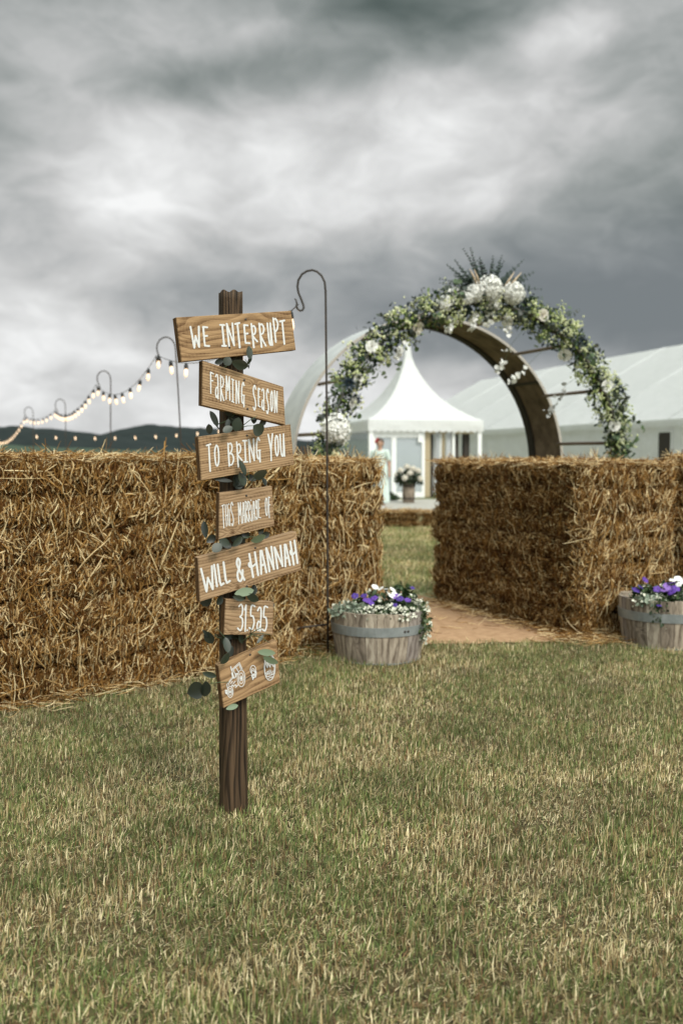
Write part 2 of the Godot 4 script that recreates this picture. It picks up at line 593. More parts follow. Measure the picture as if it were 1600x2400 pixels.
class Bale:
	var length := 2.4
	var width := 0.85
	var height := 1.25
	var bands := 7
	var sd := 0.0
	var corner := 0.07
	var noise: FastNoiseLite
	var soft_from := 1e9

	func around() -> float:
		return 2.0 * (length + width) - 8.0 * corner + TAU * corner

	# place on the side at q metres along the outline: [x, z, outward x, outward z]; x runs along the length, z towards the front
	func outline(q: float) -> Array:
		q = fposmod(q, around())
		var a := length - 2.0 * corner
		var c := width - 2.0 * corner
		var arc := PI * 0.5 * corner
		var runs := [a, arc, c, arc, a, arc, c, arc]
		var k := 0
		while k < 7 and q > runs[k]:
			q -= runs[k]
			k += 1
		match k:
			0: return [corner + q, 0.0, 0.0, 1.0]
			2: return [length, -corner - q, 1.0, 0.0]
			4: return [length - corner - q, -width, 0.0, -1.0]
			6: return [0.0, corner + q - width, -1.0, 0.0]
		var f := q / corner
		var centre: Vector2 = [Vector2(length - corner, corner), Vector2(length - corner, width - corner), Vector2(corner, width - corner), Vector2(corner, corner)][(k - 1) / 2]
		var ang: float = -PI / 2 + (k - 1) / 2 * PI / 2 + f
		return [centre.x + cos(ang) * corner, -centre.y - sin(ang) * corner, cos(ang), -sin(ang)]

	func out(q: float, t: float) -> float:
		var wob := noise.get_noise_2d(q * 1.3 + sd, 3.0) * 0.13
		var f := absf(sin(PI * (t * bands + wob)))
		var o := 0.078 * pow(f, 0.5) - 0.066
		# where the flakes were cut through the bands hardly show
		o = lerpf(o, 0.005, 0.72 * smoothstep(soft_from, soft_from + 0.08, fposmod(q, around())))
		o += noise.get_noise_2d(q * 2.2 + sd, t * 3.0) * 0.03 + noise.get_noise_2d(q * 7.0 + sd, t * 9.0) * 0.014
		o -= 0.05 * smoothstep(0.95, 1.0, t) + 0.02 * (1.0 - smoothstep(0.0, 0.06, t))
		return o

	func groove(q: float, t: float) -> float:
		var wob := noise.get_noise_2d(q * 1.3 + sd, 3.0) * 0.13
		return 1.0 - absf(sin(PI * (t * bands + wob)))

	func top(x: float, z: float) -> float:
		return height + noise.get_noise_2d(x * 2.0 + sd, z * 2.0) * 0.03 - 0.012


func bale(label: String, at: Vector2, along: Vector2, deep: Vector2, length: float, width: float, height: float, amount: Array, brown: Array, fringe: int, bands := 7) -> Node3D:
	var o := thing("straw_bale", label, "straw bale", Vector3(at.x, 0, at.y), "straw bales walling the field")
	o.basis = Basis(Vector3(along.x, 0, along.y), Vector3.UP, Vector3(-deep.x, 0, -deep.y))
	footprints.append([at, along, deep, length, width])
	var s := Bale.new()
	s.length = length
	s.width = width
	s.height = height
	s.bands = bands
	s.noise = noise_a
	s.sd = footprints.size() * 17.3
	s.corner = minf(0.07, height * 0.12)
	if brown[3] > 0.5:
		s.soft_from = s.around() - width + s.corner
	var total := s.around()
	# packed body
	var rows := []
	var nq := int(total / 0.055)
	var nt := bands * 6
	for i in nt + 1:
		var t := 1.0 - float(i) / nt
		var r := PackedVector3Array()
		for k in nq + 1:
			var q := total * k / nq
			var e := s.outline(q)
			var d := s.out(q, t) - 0.034
			r.append(Vector3(e[0] + e[2] * d, t * height * (1.0 if t < 1.0 else 0.99), e[1] + e[3] * d))
		rows.append(r)
	var b := MB.new()
	b.grid(rows)
	var rim: PackedVector3Array = rows[0]
	var mid := Vector3(length / 2, height, -width / 2)
	for ring in 6:
		for k in nq:
			var f0 := ring / 6.0
			var f1 := (ring + 1) / 6.0
			var p := []
			for g in [[k, f0], [k + 1, f0], [k + 1, f1], [k, f1]]:
				var v := rim[g[0]].lerp(mid, g[1])
				if g[1] > 0.0:
					v.y = s.top(v.x, v.z) - 0.006
				p.append(v)
			b.quad(p[3], p[2], p[1], p[0])
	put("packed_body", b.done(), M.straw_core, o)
	# stalks
	var where := [[], [], [], []]
	var tints := [PackedColorArray(), PackedColorArray(), PackedColorArray(), PackedColorArray()]
	var arc := PI * 0.5 * s.corner
	var ra := length - 2.0 * s.corner
	var rw := width - 2.0 * s.corner
	var starts := [-arc, ra, ra + arc + rw, 2.0 * ra + 2.0 * arc + rw]
	var runs := [ra + 2.0 * arc, rw + 2.0 * arc, ra + 2.0 * arc, rw + 2.0 * arc]
	for side in 4:
		var n := int(amount[side] * runs[side] * height)
		for i in n:
			var q: float = starts[side] + rng.randf() * runs[side]
			var t := rng.randf()
			var e := s.outline(q)
			var nn := Vector3(e[2], 0, e[3])
			var tn := Vector3(-e[3], 0, e[2])
			var g := s.groove(q, t)
			var cut: bool = brown[side] > 0.5
			if g > 0.77 and rng.randf() < (0.25 if cut else 0.9):
				continue
			var a := rng.randfn(0.0, 0.42)
			if rng.randf() < 0.24:
				a = rng.randf_range(-1.5, 1.5)
			if g > 0.72 and rng.randf() < 0.7:
				a = PI / 2 + rng.randfn(0.0, 0.3)
			if t > 0.965:
				a = PI / 2 + rng.randfn(0.0, 0.5)
			# stalks fan: their heads lean one way in one flake, another way in the next
			a += noise_b.get_noise_2d(q * 2.6 + s.sd, floorf(t * bands) * 3.7) * 0.8
			var up := absf(rng.randfn(0.0, 0.42)) * signf(rng.randf() - 0.22)
			var length_of := rng.randf_range(0.04, 0.105)
			var roll := rng.randf()
			if roll < 0.05:
				length_of = rng.randf_range(0.15, 0.30)
				up = rng.randf_range(0.0, 0.16)
			if cut:
				length_of *= 0.62
				up *= 1.7
				a *= 1.25
			if roll > 0.05 and rng.randf() < 0.93:
				# pressed flakes stop at the twine
				var wob := s.noise.get_noise_2d(q * 1.3 + s.sd, 3.0) * 0.13
				var bf := t * bands + wob
				var hv := minf(0.5 * length_of * absf(cos(a)) * bands / height, 0.46)
				var fr := clampf(bf - floorf(bf), hv, 1.0 - hv)
				t = clampf((floorf(bf) + fr - wob) / bands, 0.0, 1.0)
			var dir := ((tn * sin(a) + Vector3.UP * cos(a)) * cos(up) + nn * sin(up)).normalized()
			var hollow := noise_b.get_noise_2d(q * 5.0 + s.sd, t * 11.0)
			var off := s.out(q, t) + rng.randf_range(-0.034, 0.014) - (0.03 if hollow < -0.25 else 0.0)
			if roll < 0.05:
				off += 0.012
			var p := Vector3(e[0], t * height, e[1]) + nn * off
			var k := rng.randi() % 4
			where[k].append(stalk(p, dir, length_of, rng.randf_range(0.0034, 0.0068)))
			var shade: float = brown[side] + (0.55 if g > 0.8 else 0.0) + clampf(-hollow * 1.4, 0.0, 0.5)  # straw in grooves and hollows tinted darker: shade put into its colour
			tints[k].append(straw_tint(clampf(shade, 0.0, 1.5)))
	for i in int(amount[4] * length * width):
		var x := rng.randf() * length
		var z := -rng.randf() * width
		var a := rng.randf() * TAU
		var up := rng.randfn(0.05, 0.2)
		var k := rng.randi() % 4
		where[k].append(stalk(Vector3(x, s.top(x, z) + rng.randf_range(-0.01, 0.02), z), Vector3(cos(a) * cos(up), sin(up), sin(a) * cos(up)), rng.randf_range(0.06, 0.2), rng.randf_range(0.0024, 0.0042)))
		tints[k].append(straw_tint(-0.25))
	for i in int(fringe * 2.6):
		var q: float = rng.randf() * total if rng.randf() < 0.25 else rng.randf() * length
		if amount[3] > 4000 and rng.randf() < 0.5:
			q = starts[3] + rng.randf() * width
		var e := s.outline(q)
		var nn := Vector3(e[2], 0, e[3])
		var tn := Vector3(-e[3], 0, e[2])
		var inward := rng.randf() * 0.25
		var clump := noise_b.get_noise_1d(q * 3.0 + s.sd)
		var el := rng.randf_range(0.1, 0.7) + maxf(clump, 0.0) * rng.randf_range(0.4, 1.6)
		var a := rng.randf() * TAU
		var dir := (tn * cos(a) * cos(el) + nn * sin(a) * cos(el) + Vector3.UP * sin(el)).normalized()
		var len_of := rng.randf_range(0.04, 0.12) + (0.05 if clump > 0.25 else 0.0)
		var k := rng.randi() % 4
		where[k].append(stalk(Vector3(e[0], height - 0.02, e[1]) - nn * inward + dir * len_of * 0.4, dir, len_of, rng.randf_range(0.0022, 0.0040)))
		tints[k].append(straw_tint(-0.45))
	for k in 4:
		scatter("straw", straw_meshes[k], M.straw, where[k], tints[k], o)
	# the twine that binds each band
	for i in range(1, bands):
		var t0 := float(i) / bands
		var path := PackedVector3Array()
		for k in 61:
			var q := total * k / 60.0
			var wob := noise_a.get_noise_2d(q * 1.3 + s.sd, 3.0) * 0.13
			var t := t0 - wob / bands
			var e := s.outline(q)
			var d := s.out(q, t) + 0.010
			path.append(Vector3(e[0] + e[2] * d, t * height, e[1] + e[3] * d))
		var tw := MB.new()
		tw.tube(path, [0.0019], 4, false)
		put("twine", tw.done(), M.twine, o)
	return o


func bales() -> void:
	straws()
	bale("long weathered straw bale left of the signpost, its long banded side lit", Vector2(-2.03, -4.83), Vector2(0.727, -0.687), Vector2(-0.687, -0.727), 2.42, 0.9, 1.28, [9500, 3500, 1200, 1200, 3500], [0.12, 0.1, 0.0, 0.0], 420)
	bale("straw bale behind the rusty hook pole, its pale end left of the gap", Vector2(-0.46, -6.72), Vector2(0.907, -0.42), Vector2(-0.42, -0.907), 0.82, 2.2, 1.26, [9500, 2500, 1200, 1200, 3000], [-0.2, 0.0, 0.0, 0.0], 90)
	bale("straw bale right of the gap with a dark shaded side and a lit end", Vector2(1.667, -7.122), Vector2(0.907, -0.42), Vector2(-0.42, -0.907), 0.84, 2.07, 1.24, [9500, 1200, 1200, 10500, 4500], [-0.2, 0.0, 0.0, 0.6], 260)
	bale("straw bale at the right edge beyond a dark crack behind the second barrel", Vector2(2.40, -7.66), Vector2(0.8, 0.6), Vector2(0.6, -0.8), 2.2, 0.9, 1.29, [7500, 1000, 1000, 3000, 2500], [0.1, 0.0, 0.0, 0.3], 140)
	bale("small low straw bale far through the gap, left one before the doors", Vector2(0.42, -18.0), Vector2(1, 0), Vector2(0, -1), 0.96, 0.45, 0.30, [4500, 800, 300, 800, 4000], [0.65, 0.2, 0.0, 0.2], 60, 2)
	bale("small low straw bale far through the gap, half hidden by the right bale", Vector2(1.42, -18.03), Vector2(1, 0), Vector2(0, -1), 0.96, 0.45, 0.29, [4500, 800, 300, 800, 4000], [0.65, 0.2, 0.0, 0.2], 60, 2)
	# wisps fallen at the feet of the bales
	var where := [[], [], [], []]
	var tints := [PackedColorArray(), PackedColorArray(), PackedColorArray(), PackedColorArray()]
	for strip in [[Vector2(-2.0, -4.78), Vector2(-0.28, -6.4), 420, 0.07], [Vector2(-0.28, -6.45), Vector2(0.25, -7.0), 160, 0.09], [Vector2(1.60, -7.06), Vector2(2.3, -7.3), 420, 0.11], [Vector2(1.63, -7.1), Vector2(0.78, -8.95), 620, 0.08], [Vector2(1.45, -7.05), Vector2(1.9, -6.95), 170, 0.1], [Vector2(0.6, -7.3), Vector2(1.2, -8.6), 60, 0.3]]:
		for i in strip[2]:
			var p: Vector2 = strip[0].lerp(strip[1], rng.randf()) + Vector2(rng.randfn(0, strip[3]), rng.randfn(0, strip[3]))
			var a := rng.randf() * TAU
			var up := rng.randfn(0.0, 0.14)
			var k := rng.randi() % 4
			where[k].append(stalk(Vector3(p.x, 0.022 + absf(rng.randfn(0, 0.018)), p.y), Vector3(cos(a) * cos(up), sin(up), sin(a) * cos(up)), rng.randf_range(0.05, 0.2), rng.randf_range(0.0024, 0.0042)))
			tints[k].append(straw_tint(0.0))
	var holder := thing("fallen_straw", "loose wisps of straw lying along the feet of the bales", "loose straw")
	holder.set_meta("kind", "stuff")
	for k in 4:
		scatter("straw", straw_meshes[k], M.straw, where[k], tints[k], holder)


# ------------------------------------------------------------------ grass
func blade(b: MB, at: Vector3, yaw: float, lean: float, h: float, w: float, curl: float) -> void:
	var f := Vector3(cos(yaw), 0, sin(yaw))
	var s := Vector3(-sin(yaw), 0, cos(yaw))
	var side := (s * 0.85 + f * 0.4).normalized() * w * 0.5
	var p1 := at + f * sin(lean) * h * 0.5 + Vector3.UP * cos(lean) * h * 0.5
	var l2 := lean + curl
	var p2 := p1 + f * sin(l2) * h * 0.5 + Vector3.UP * maxf(cos(l2), -0.1) * h * 0.5
	b.group = 0
	b.quad(p1 - side * 0.9, p1 + side * 0.9, at + side * 0.8, at - side * 0.8)
	b.tri(p1 - side * 0.9, p2, p1 + side * 0.9)


func tuft(green: float, count: int, radius: float, height: float, sd: int) -> ArrayMesh:
	var r := RandomNumberGenerator.new()
	r.seed = sd
	var b := MB.new()
	for i in count:
		var a := r.randf() * TAU
		var d := sqrt(r.randf()) * radius
		var c: Vector3
		var pick := r.randf()
		if pick < green:
			c = Vector3(0.050, 0.080, 0.018).lerp(Vector3(0.24, 0.275, 0.090), r.randf())
		elif pick < green + 0.16:
			c = Vector3(0.10, 0.05, 0.022).lerp(Vector3(0.26, 0.15, 0.07), r.randf())
		else:
			c = Vector3(0.30, 0.225, 0.095).lerp(Vector3(0.86, 0.73, 0.46), pow(r.randf(), 1.45))
		b.tint = Color(c.x, c.y, c.z)
		var flat_one := r.randf() < 0.42 and pick > green
		var lean := r.randf_range(1.0, 1.5) if flat_one else absf(r.randfn(0.0, 0.78))
		blade(b, Vector3(cos(a) * d, -0.004, sin(a) * d), r.randf() * TAU, lean, height * r.randf_range(0.45, 1.15), r.randf_range(0.0020, 0.0040), r.randf_range(-0.15, 0.55))
	return b.done()


func taken_up(x: float, z: float) -> bool:
	for f in footprints:
		var d: Vector2 = Vector2(x, z) - f[0]
		var u := d.dot(f[1])
		var v := d.dot(f[2])
		if u > -0.03 and v > -0.03 and u < f[3] + 0.03 and v < f[4] + 0.03:
			return true
	if Vector2(x - 0.24, z + 6.50).length() < 0.26 or Vector2(x - 2.23, z + 7.0).length() < 0.26:
		return true
	if Vector2(x + 0.38, z + 3.68).length() < 0.038:
		return true
	# the sandy path
	var f := clampf((-6.9 - z) / 2.7, 0.0, 1.0)
	var edge := noise_a.get_noise_2d(x * 6.0, z * 6.0) * 0.10
	return z < -6.98 + edge and z > -9.75 and x > 0.20 and x < lerpf(1.85, 0.75, f)


func lawn() -> void:
	var sorts := []
	for k in 9:
		sorts.append(tuft([0.13, 0.16, 0.19, 0.24, 0.28, 0.32, 0.40, 0.45, 0.50][k], 48, 0.075, [0.038, 0.046, 0.035, 0.045, 0.050, 0.041, 0.052, 0.044, 0.056][k], 100 + k))
	var where := []
	var tints := []
	for k in 9:
		where.append([])
		tints.append(PackedColorArray())
	var z := -1.75
	while z > -18.5:
		var far := -z
		var step := 0.046 if far < 4.5 else (0.052 if far < 8.3 else 0.085)
		var half := 0.42 * far + 1.1
		var x := -half
		if far > 8.3:
			x = -1.0
			half = 0.16 * far + 1.0
		while x < half:
			var px := x + rng.randf_range(-0.6, 0.6) * step
			var pz := z + rng.randf_range(-1.1, 1.1) * step
			x += step
			if taken_up(px, pz):
				continue
			var dry := noise_a.get_noise_2d(px * 1.1 + 5.0, pz * 0.9) * 0.8 + noise_a.get_noise_2d(px * 4.0, pz * 4.0 + 20.0) * 0.8 + rng.randfn(0.0, 0.12)
			var cls := 0 if dry > 0.16 else (1 if dry > -0.2 else 2)
			var k := cls * 3 + rng.randi() % 3
			var big := (1.0 if far < 8.3 else 1.35) * rng.randf_range(0.75, 1.2) * (1.0 + noise_b.get_noise_2d(px * 2.0, pz * 2.0) * 0.4)
			var wide := 1.0 if far < 8.3 else 1.9
			where[k].append(Transform3D(Basis(Vector3.UP, rng.randf() * TAU) * Basis.from_scale(Vector3(wide, big, wide)), Vector3(px, 0.004, pz)))
			var l := clampf(1.04 + noise_b.get_noise_2d(px * 1.6 + 60.0, pz * 1.6) * 0.35 + rng.randfn(0, 0.05), 0.5, 1.3)
			if far > 8.3:
				l *= 1.15
			tints[k].append(Color(l, l, l))
		z -= step
	var holder := thing("grass", "short mown meadow grass, part dry and pale, part green, covering the field", "grass")
	holder.set_meta("kind", "stuff")
	for k in 9:
		scatter("grass_blades", sorts[k], M.grass, where[k], tints[k], holder)


# ------------------------------------------------------------------ signpost
# letters as pen strokes in a box 1 wide and 1 high
func strokes(c: String) -> Array:
	match c:
		"W": return [[0.0, 1.0, 0.22, 0.0, 0.50, 0.55, 0.80, 0.02, 1.0, 0.98]]
		"E": return [[0.95, 0.96, 0.08, 1.0, 0.05, 0.03, 1.0, 0.0], [0.05, 0.52, 0.78, 0.53]]
		"I": return [[0.0, 1.0, 1.0, 0.98], [0.5, 0.98, 0.5, 0.02], [0.0, 0.02, 1.0, 0.0]]
		"l": return [[0.5, 1.0, 0.5, 0.0]]
		"i": return [[0.5, 0.76, 0.5, 0.0], [0.45, 1.0, 0.55, 0.97]]
		"N": return [[0.06, 0.0, 0.0, 1.0, 0.95, 0.04, 1.0, 1.0]]
		"T": return [[0.0, 0.97, 1.0, 1.0], [0.52, 0.97, 0.56, 0.0]]
		"r": return [[0.05, 1.0, 0.15, 0.0], [0.08, 0.86, 0.6, 0.90, 0.85, 0.74, 0.62, 0.58, 0.12, 0.50, 1.0, 0.24]]
		"R": return [[0.05, 1.0, 0.1, 0.0], [0.06, 0.92, 0.6, 0.96, 0.92, 0.78, 0.64, 0.58, 0.1, 0.50, 1.0, 0.04]]
		"U": return [[0.0, 1.0, 0.06, 0.28, 0.36, 0.02, 0.74, 0.16, 0.96, 1.0], [0.96, 0.98, 1.0, 0.0]]
		"P": return [[0.0, 1.0, 0.16, 0.0], [0.03, 0.92, 0.6, 0.97, 1.0, 0.76, 0.7, 0.52, 0.12, 0.42]]
		"F": return [[1.0, 0.96, 0.1, 1.0, 0.12, 0.0], [0.1, 0.6, 0.85, 0.62]]
		"a": return [[0.1, 0.9, 0.45, 1.0, 0.85, 0.86, 0.9, 0.0], [0.88, 0.42, 0.35, 0.46, 0.08, 0.22, 0.35, 0.03, 0.86, 0.2]]
		"A": return [[0.0, 0.0, 0.42, 0.98, 0.66, 0.96, 1.0, 0.0], [0.14, 0.34, 0.9, 0.38]]
		"M": return [[0.0, 0.0, 0.1, 1.0, 0.5, 0.4, 0.88, 1.0, 1.0, 0.0]]
		"G": return [[0.92, 0.88, 0.6, 1.0, 0.16, 0.8, 0.06, 0.42, 0.3, 0.14, 0.8, 0.22, 0.84, 0.46], [0.5, 0.47, 1.0, 0.47], [0.84, 0.46, 0.82, 0.0]]
		"g": return [[0.9, 0.94, 0.4, 1.0, 0.08, 0.78, 0.36, 0.56, 0.86, 0.7, 0.9, 0.94, 0.84, 0.1, 0.4, 0.0, 0.1, 0.12]]
		"S": return [[0.95, 0.86, 0.55, 1.0, 0.1, 0.84, 0.22, 0.62, 0.74, 0.42, 0.92, 0.2, 0.5, 0.0, 0.05, 0.1]]
		"O": return [[0.5, 1.0, 0.12, 0.82, 0.02, 0.45, 0.2, 0.08, 0.55, 0.0, 0.9, 0.2, 0.98, 0.6, 0.82, 0.92, 0.5, 1.0]]
		"B": return [[0.05, 1.0, 0.1, 0.0], [0.06, 0.94, 0.6, 0.98, 0.8, 0.78, 0.5, 0.58, 0.1, 0.54, 0.75, 0.5, 1.0, 0.26, 0.6, 0.04, 0.1, 0.06]]
		"Y": return [[0.0, 1.0, 0.5, 0.42], [1.0, 1.0, 0.5, 0.42, 0.46, 0.0]]
		"L": return [[0.12, 1.0, 0.1, 0.2, 0.3, 0.03, 1.0, 0.08]]
		"H": return [[0.08, 1.0, 0.2, 0.0], [0.92, 1.0, 1.0, 0.02], [0.0, 0.46, 1.0, 0.52]]
		"h": return [[0.12, 1.0, 0.24, 0.0], [0.94, 1.0, 1.0, 0.02], [1.0, 0.54, 0.2, 0.44, -0.12, 0.52, -0.08, 0.62, 0.14, 0.60]]
		"&": return [[1.0, 0.0, 0.3, 0.62, 0.22, 0.84, 0.46, 1.0, 0.68, 0.84, 0.5, 0.6, 0.1, 0.34, 0.12, 0.08, 0.46, 0.0, 0.8, 0.2, 0.92, 0.44]]
		"3": return [[0.1, 0.92, 0.5, 1.0, 0.85, 0.84, 0.72, 0.6, 0.36, 0.52, 0.8, 0.46, 0.96, 0.24, 0.6, 0.0, 0.0, 0.08]]
		"1": return [[0.1, 0.82, 0.62, 1.0, 0.66, 0.0]]
		"5": return [[0.95, 0.98, 0.28, 1.0, 0.2, 0.6, 0.66, 0.56, 0.92, 0.3, 0.6, 0.03, 0.0, 0.08]]
		"2": return [[0.06, 0.86, 0.45, 1.0, 0.84, 0.84, 0.8, 0.0], [0.8, 0.34, 0.3, 0.4, 0.04, 0.18, 0.36, 0.02, 0.78, 0.24]]
		".": return [[0.4, 0.4, 0.6, 0.6]]
	return []


func pen_path(raw: Array, round_it: bool) -> PackedVector2Array:
	var p := PackedVector2Array()
	for i in range(0, raw.size(), 2):
		p.append(Vector2(raw[i], raw[i + 1]))
	if not round_it or p.size() < 4:
		return p
	var q := PackedVector2Array()
	for i in p.size() - 1:
		var a := p[maxi(i - 1, 0)]
		var d := p[mini(i + 2, p.size() - 1)]
		for k in 4:
			var t := k / 4.0
			q.append(Vector2(cubic_at(a.x, p[i].x, p[i + 1].x, d.x, t), cubic_at(a.y, p[i].y, p[i + 1].y, d.y, t)))
	q.append(p[p.size() - 1])
	return q


# a brush stroke laid on the board, its ends and corners round
var stroke_lift := 0.0


func brush(b: MB, path: PackedVector2Array, w: float) -> void:
	var n := path.size()
	b.group = -1
	var i := 0
	while i < n - 1:
		# one run without sharp corners
		var j := i + 1
		while j < n - 1 and absf((path[j] - path[j - 1]).angle_to(path[j + 1] - path[j])) < 0.75:
			j += 1
		stroke_lift += 0.00004
		var z := stroke_lift
		var left := PackedVector3Array()
		var right := PackedVector3Array()
		for k in range(i, j + 1):
			var t := (path[mini(k + 1, j)] - path[maxi(k - 1, i)]).normalized()
			var s := Vector2(-t.y, t.x) * w * 0.5 * (1.0 + 0.10 * sin(k * 2.3))
			left.append(Vector3(path[k].x + s.x, path[k].y + s.y, z))
			right.append(Vector3(path[k].x - s.x, path[k].y - s.y, z))
		for k in left.size() - 1:
			b.quad(left[k], left[k + 1], right[k + 1], right[k])
		for e in [i, j]:
			stroke_lift += 0.00002
			var c := Vector3(path[e].x, path[e].y, stroke_lift)
			for k in 10:
				var a0 := TAU * k / 10.0
				var a1 := TAU * (k + 1) / 10.0
				b.tri(c, c + Vector3(cos(a1), sin(a1), 0) * w * 0.5, c + Vector3(cos(a0), sin(a0), 0) * w * 0.5)
		i = j


const SHARP := "WINTMYAHEFL.il"
var pen: MB
var pen_board: Node3D
var pen_lean := 0.0
var pen_width := 0.007
var pen_turn := 0.0


# one letter: its middle, width and height in millimetres along the board
func letter(c: String, x: float, y: float, w: float, h: float) -> void:
	pen = MB.new()
	stroke_lift = 0.0
	for s in strokes(c):
		var p := pen_path(s, not c in SHARP)
		for i in p.size():
			var q := Vector2((x + (p[i].x - 0.5) * w) / 1000.0, (y + (p[i].y - 0.5) * h) / 1000.0)
			q.x += (p[i].y - 0.5) * h / 1000.0 * pen_lean
			p[i] = q.rotated(pen_turn)
		brush(pen, p, pen_width)
	put("painted_letter", pen.done(), M.paint, pen_board).position.z = 0.0009


# a sawn board from its four front corners in millimetres (clockwise from the top left)
func board(parent: Node3D, x: float, y: float, c: Array, m: Material, turn: float, roll: float, label: String) -> MeshInstance3D:
	var t := 0.042
	var p := []
	for k in 4:
		p.append(Vector3(c[k * 2] / 1000.0, c[k * 2 + 1] / 1000.0, 0))
	var mid: Vector3 = (p[0] + p[1] + p[2] + p[3]) / 4.0
	var front := MB.new()
	front.group = -1
	var inset := []
	for k in 4:
		inset.append(p[k] + (mid - p[k]).normalized() * 0.0035)
	var ax := Vector2.from_angle(roll)
	var uv := func(v: Vector3) -> Vector2: return Vector2(Vector2(v.x, v.y).dot(ax) / 0.62 + 0.5, -Vector2(v.x, v.y).dot(Vector2(-ax.y, ax.x)) / 0.21 + 0.5)
	# the face in strips, slightly uneven as sawn
	var nx := 14
	var ny := 5
	var rows := []
	for i in ny + 1:
		var r := PackedVector3Array()
		for j in nx + 1:
			var a: Vector3 = inset[0].lerp(inset[1], float(j) / nx)
			var b: Vector3 = inset[3].lerp(inset[2], float(j) / nx)
			var v: Vector3 = a.lerp(b, float(i) / ny)
			r.append(v)
		rows.append(r)
	for i in ny:
		for j in nx:
			front.quad(rows[i][j], rows[i][j + 1], rows[i + 1][j + 1], rows[i + 1][j], uv.call(rows[i][j]), uv.call(rows[i][j + 1]), uv.call(rows[i + 1][j + 1]), uv.call(rows[i + 1][j]))
	for k in 4:
		var n := (k + 1) % 4
		var e0: Vector3 = p[k] + Vector3(0, 0, -0.003)
		var e1: Vector3 = p[n] + Vector3(0, 0, -0.003)
		front.quad(e0, e1, inset[n], inset[k], uv.call(e0), uv.call(e1), uv.call(inset[n]), uv.call(inset[k]))
	# long edges and back
	for k in [0, 2]:
		var n: int = (k + 1) % 4
		var e0: Vector3 = p[k] + Vector3(0, 0, -0.003)
		var e1: Vector3 = p[n] + Vector3(0, 0, -0.003)
		var f0: Vector3 = p[k] + Vector3(0, 0, -t)
		var f1: Vector3 = p[n] + Vector3(0, 0, -t)
		front.quad(f0, f1, e1, e0, Vector2(0, 0.3), Vector2(0.7, 0.3), Vector2(0.7, 0.5), Vector2(0, 0.5))
	var back := []
	for k in 4:
		back.append(p[k] + Vector3(0, 0, -t))
	front.quad(back[1], back[0], back[3], back[2], uv.call(back[1]), uv.call(back[0]), uv.call(back[3]), uv.call(back[2]))
	var o := put("board", front.done(), m, parent)
	o.position = Vector3(x, y, 0.0)
	o.rotation.y = turn
	if label:
		o.set_meta("label", label)
	for k in [1, 3]:
		var ends := MB.new()
		ends.group = -1
		var n: int = (k + 1) % 4
		var e0: Vector3 = p[k] + Vector3(0, 0, -0.003)
		var e1: Vector3 = p[n] + Vector3(0, 0, -0.003)
		var f0: Vector3 = p[k] + Vector3(0, 0, -t)
		var f1: Vector3 = p[n] + Vector3(0, 0, -t)
		ends.quad(f0, f1, e1, e0, Vector2(0, 0), Vector2(0.8, 0), Vector2(0.8, 0.3), Vector2(0, 0.3))
		put("end_grain", ends.done(), M.end_grain, o)
	return o


func screws(o: Node3D, spots: Array) -> void:
	for s in spots:
		var b := MB.new()
		b.lathe(PackedVector2Array([Vector2(0.0, 0.0012), Vector2(0.003, 0.001), Vector2(0.0042, 0.0)]), 10)
		var n := put("screw", b.done(), M.iron, o)
		n.position = Vector3(s.x, s.y, 0.0004)
		n.rotation.x = PI / 2


# rings of the drawing lean with the board: squash, slope and lean as drawn
func circle(x: float, y: float, r: float, w: float, wide := 0.46, from := 0.0, to := TAU) -> void:
	var p := PackedVector2Array()
	for k in 25:
		var a := lerpf(from, to, k / 24.0)
		var q := Vector2(cos(a) * wide + sin(a) * 0.34, sin(a) - cos(a) * wide * 0.46) * r
		p.append((Vector2(x, y) + q).rotated(pen_turn) / 1000.0)
	brush(pen, p, w)


func line(pts: Array, w: float) -> void:
	var p := PackedVector2Array()
	for i in range(0, pts.size(), 2):
		p.append(Vector2(pts[i] / 1000.0, pts[i + 1] / 1000.0).rotated(pen_turn))
	brush(pen, p, w)


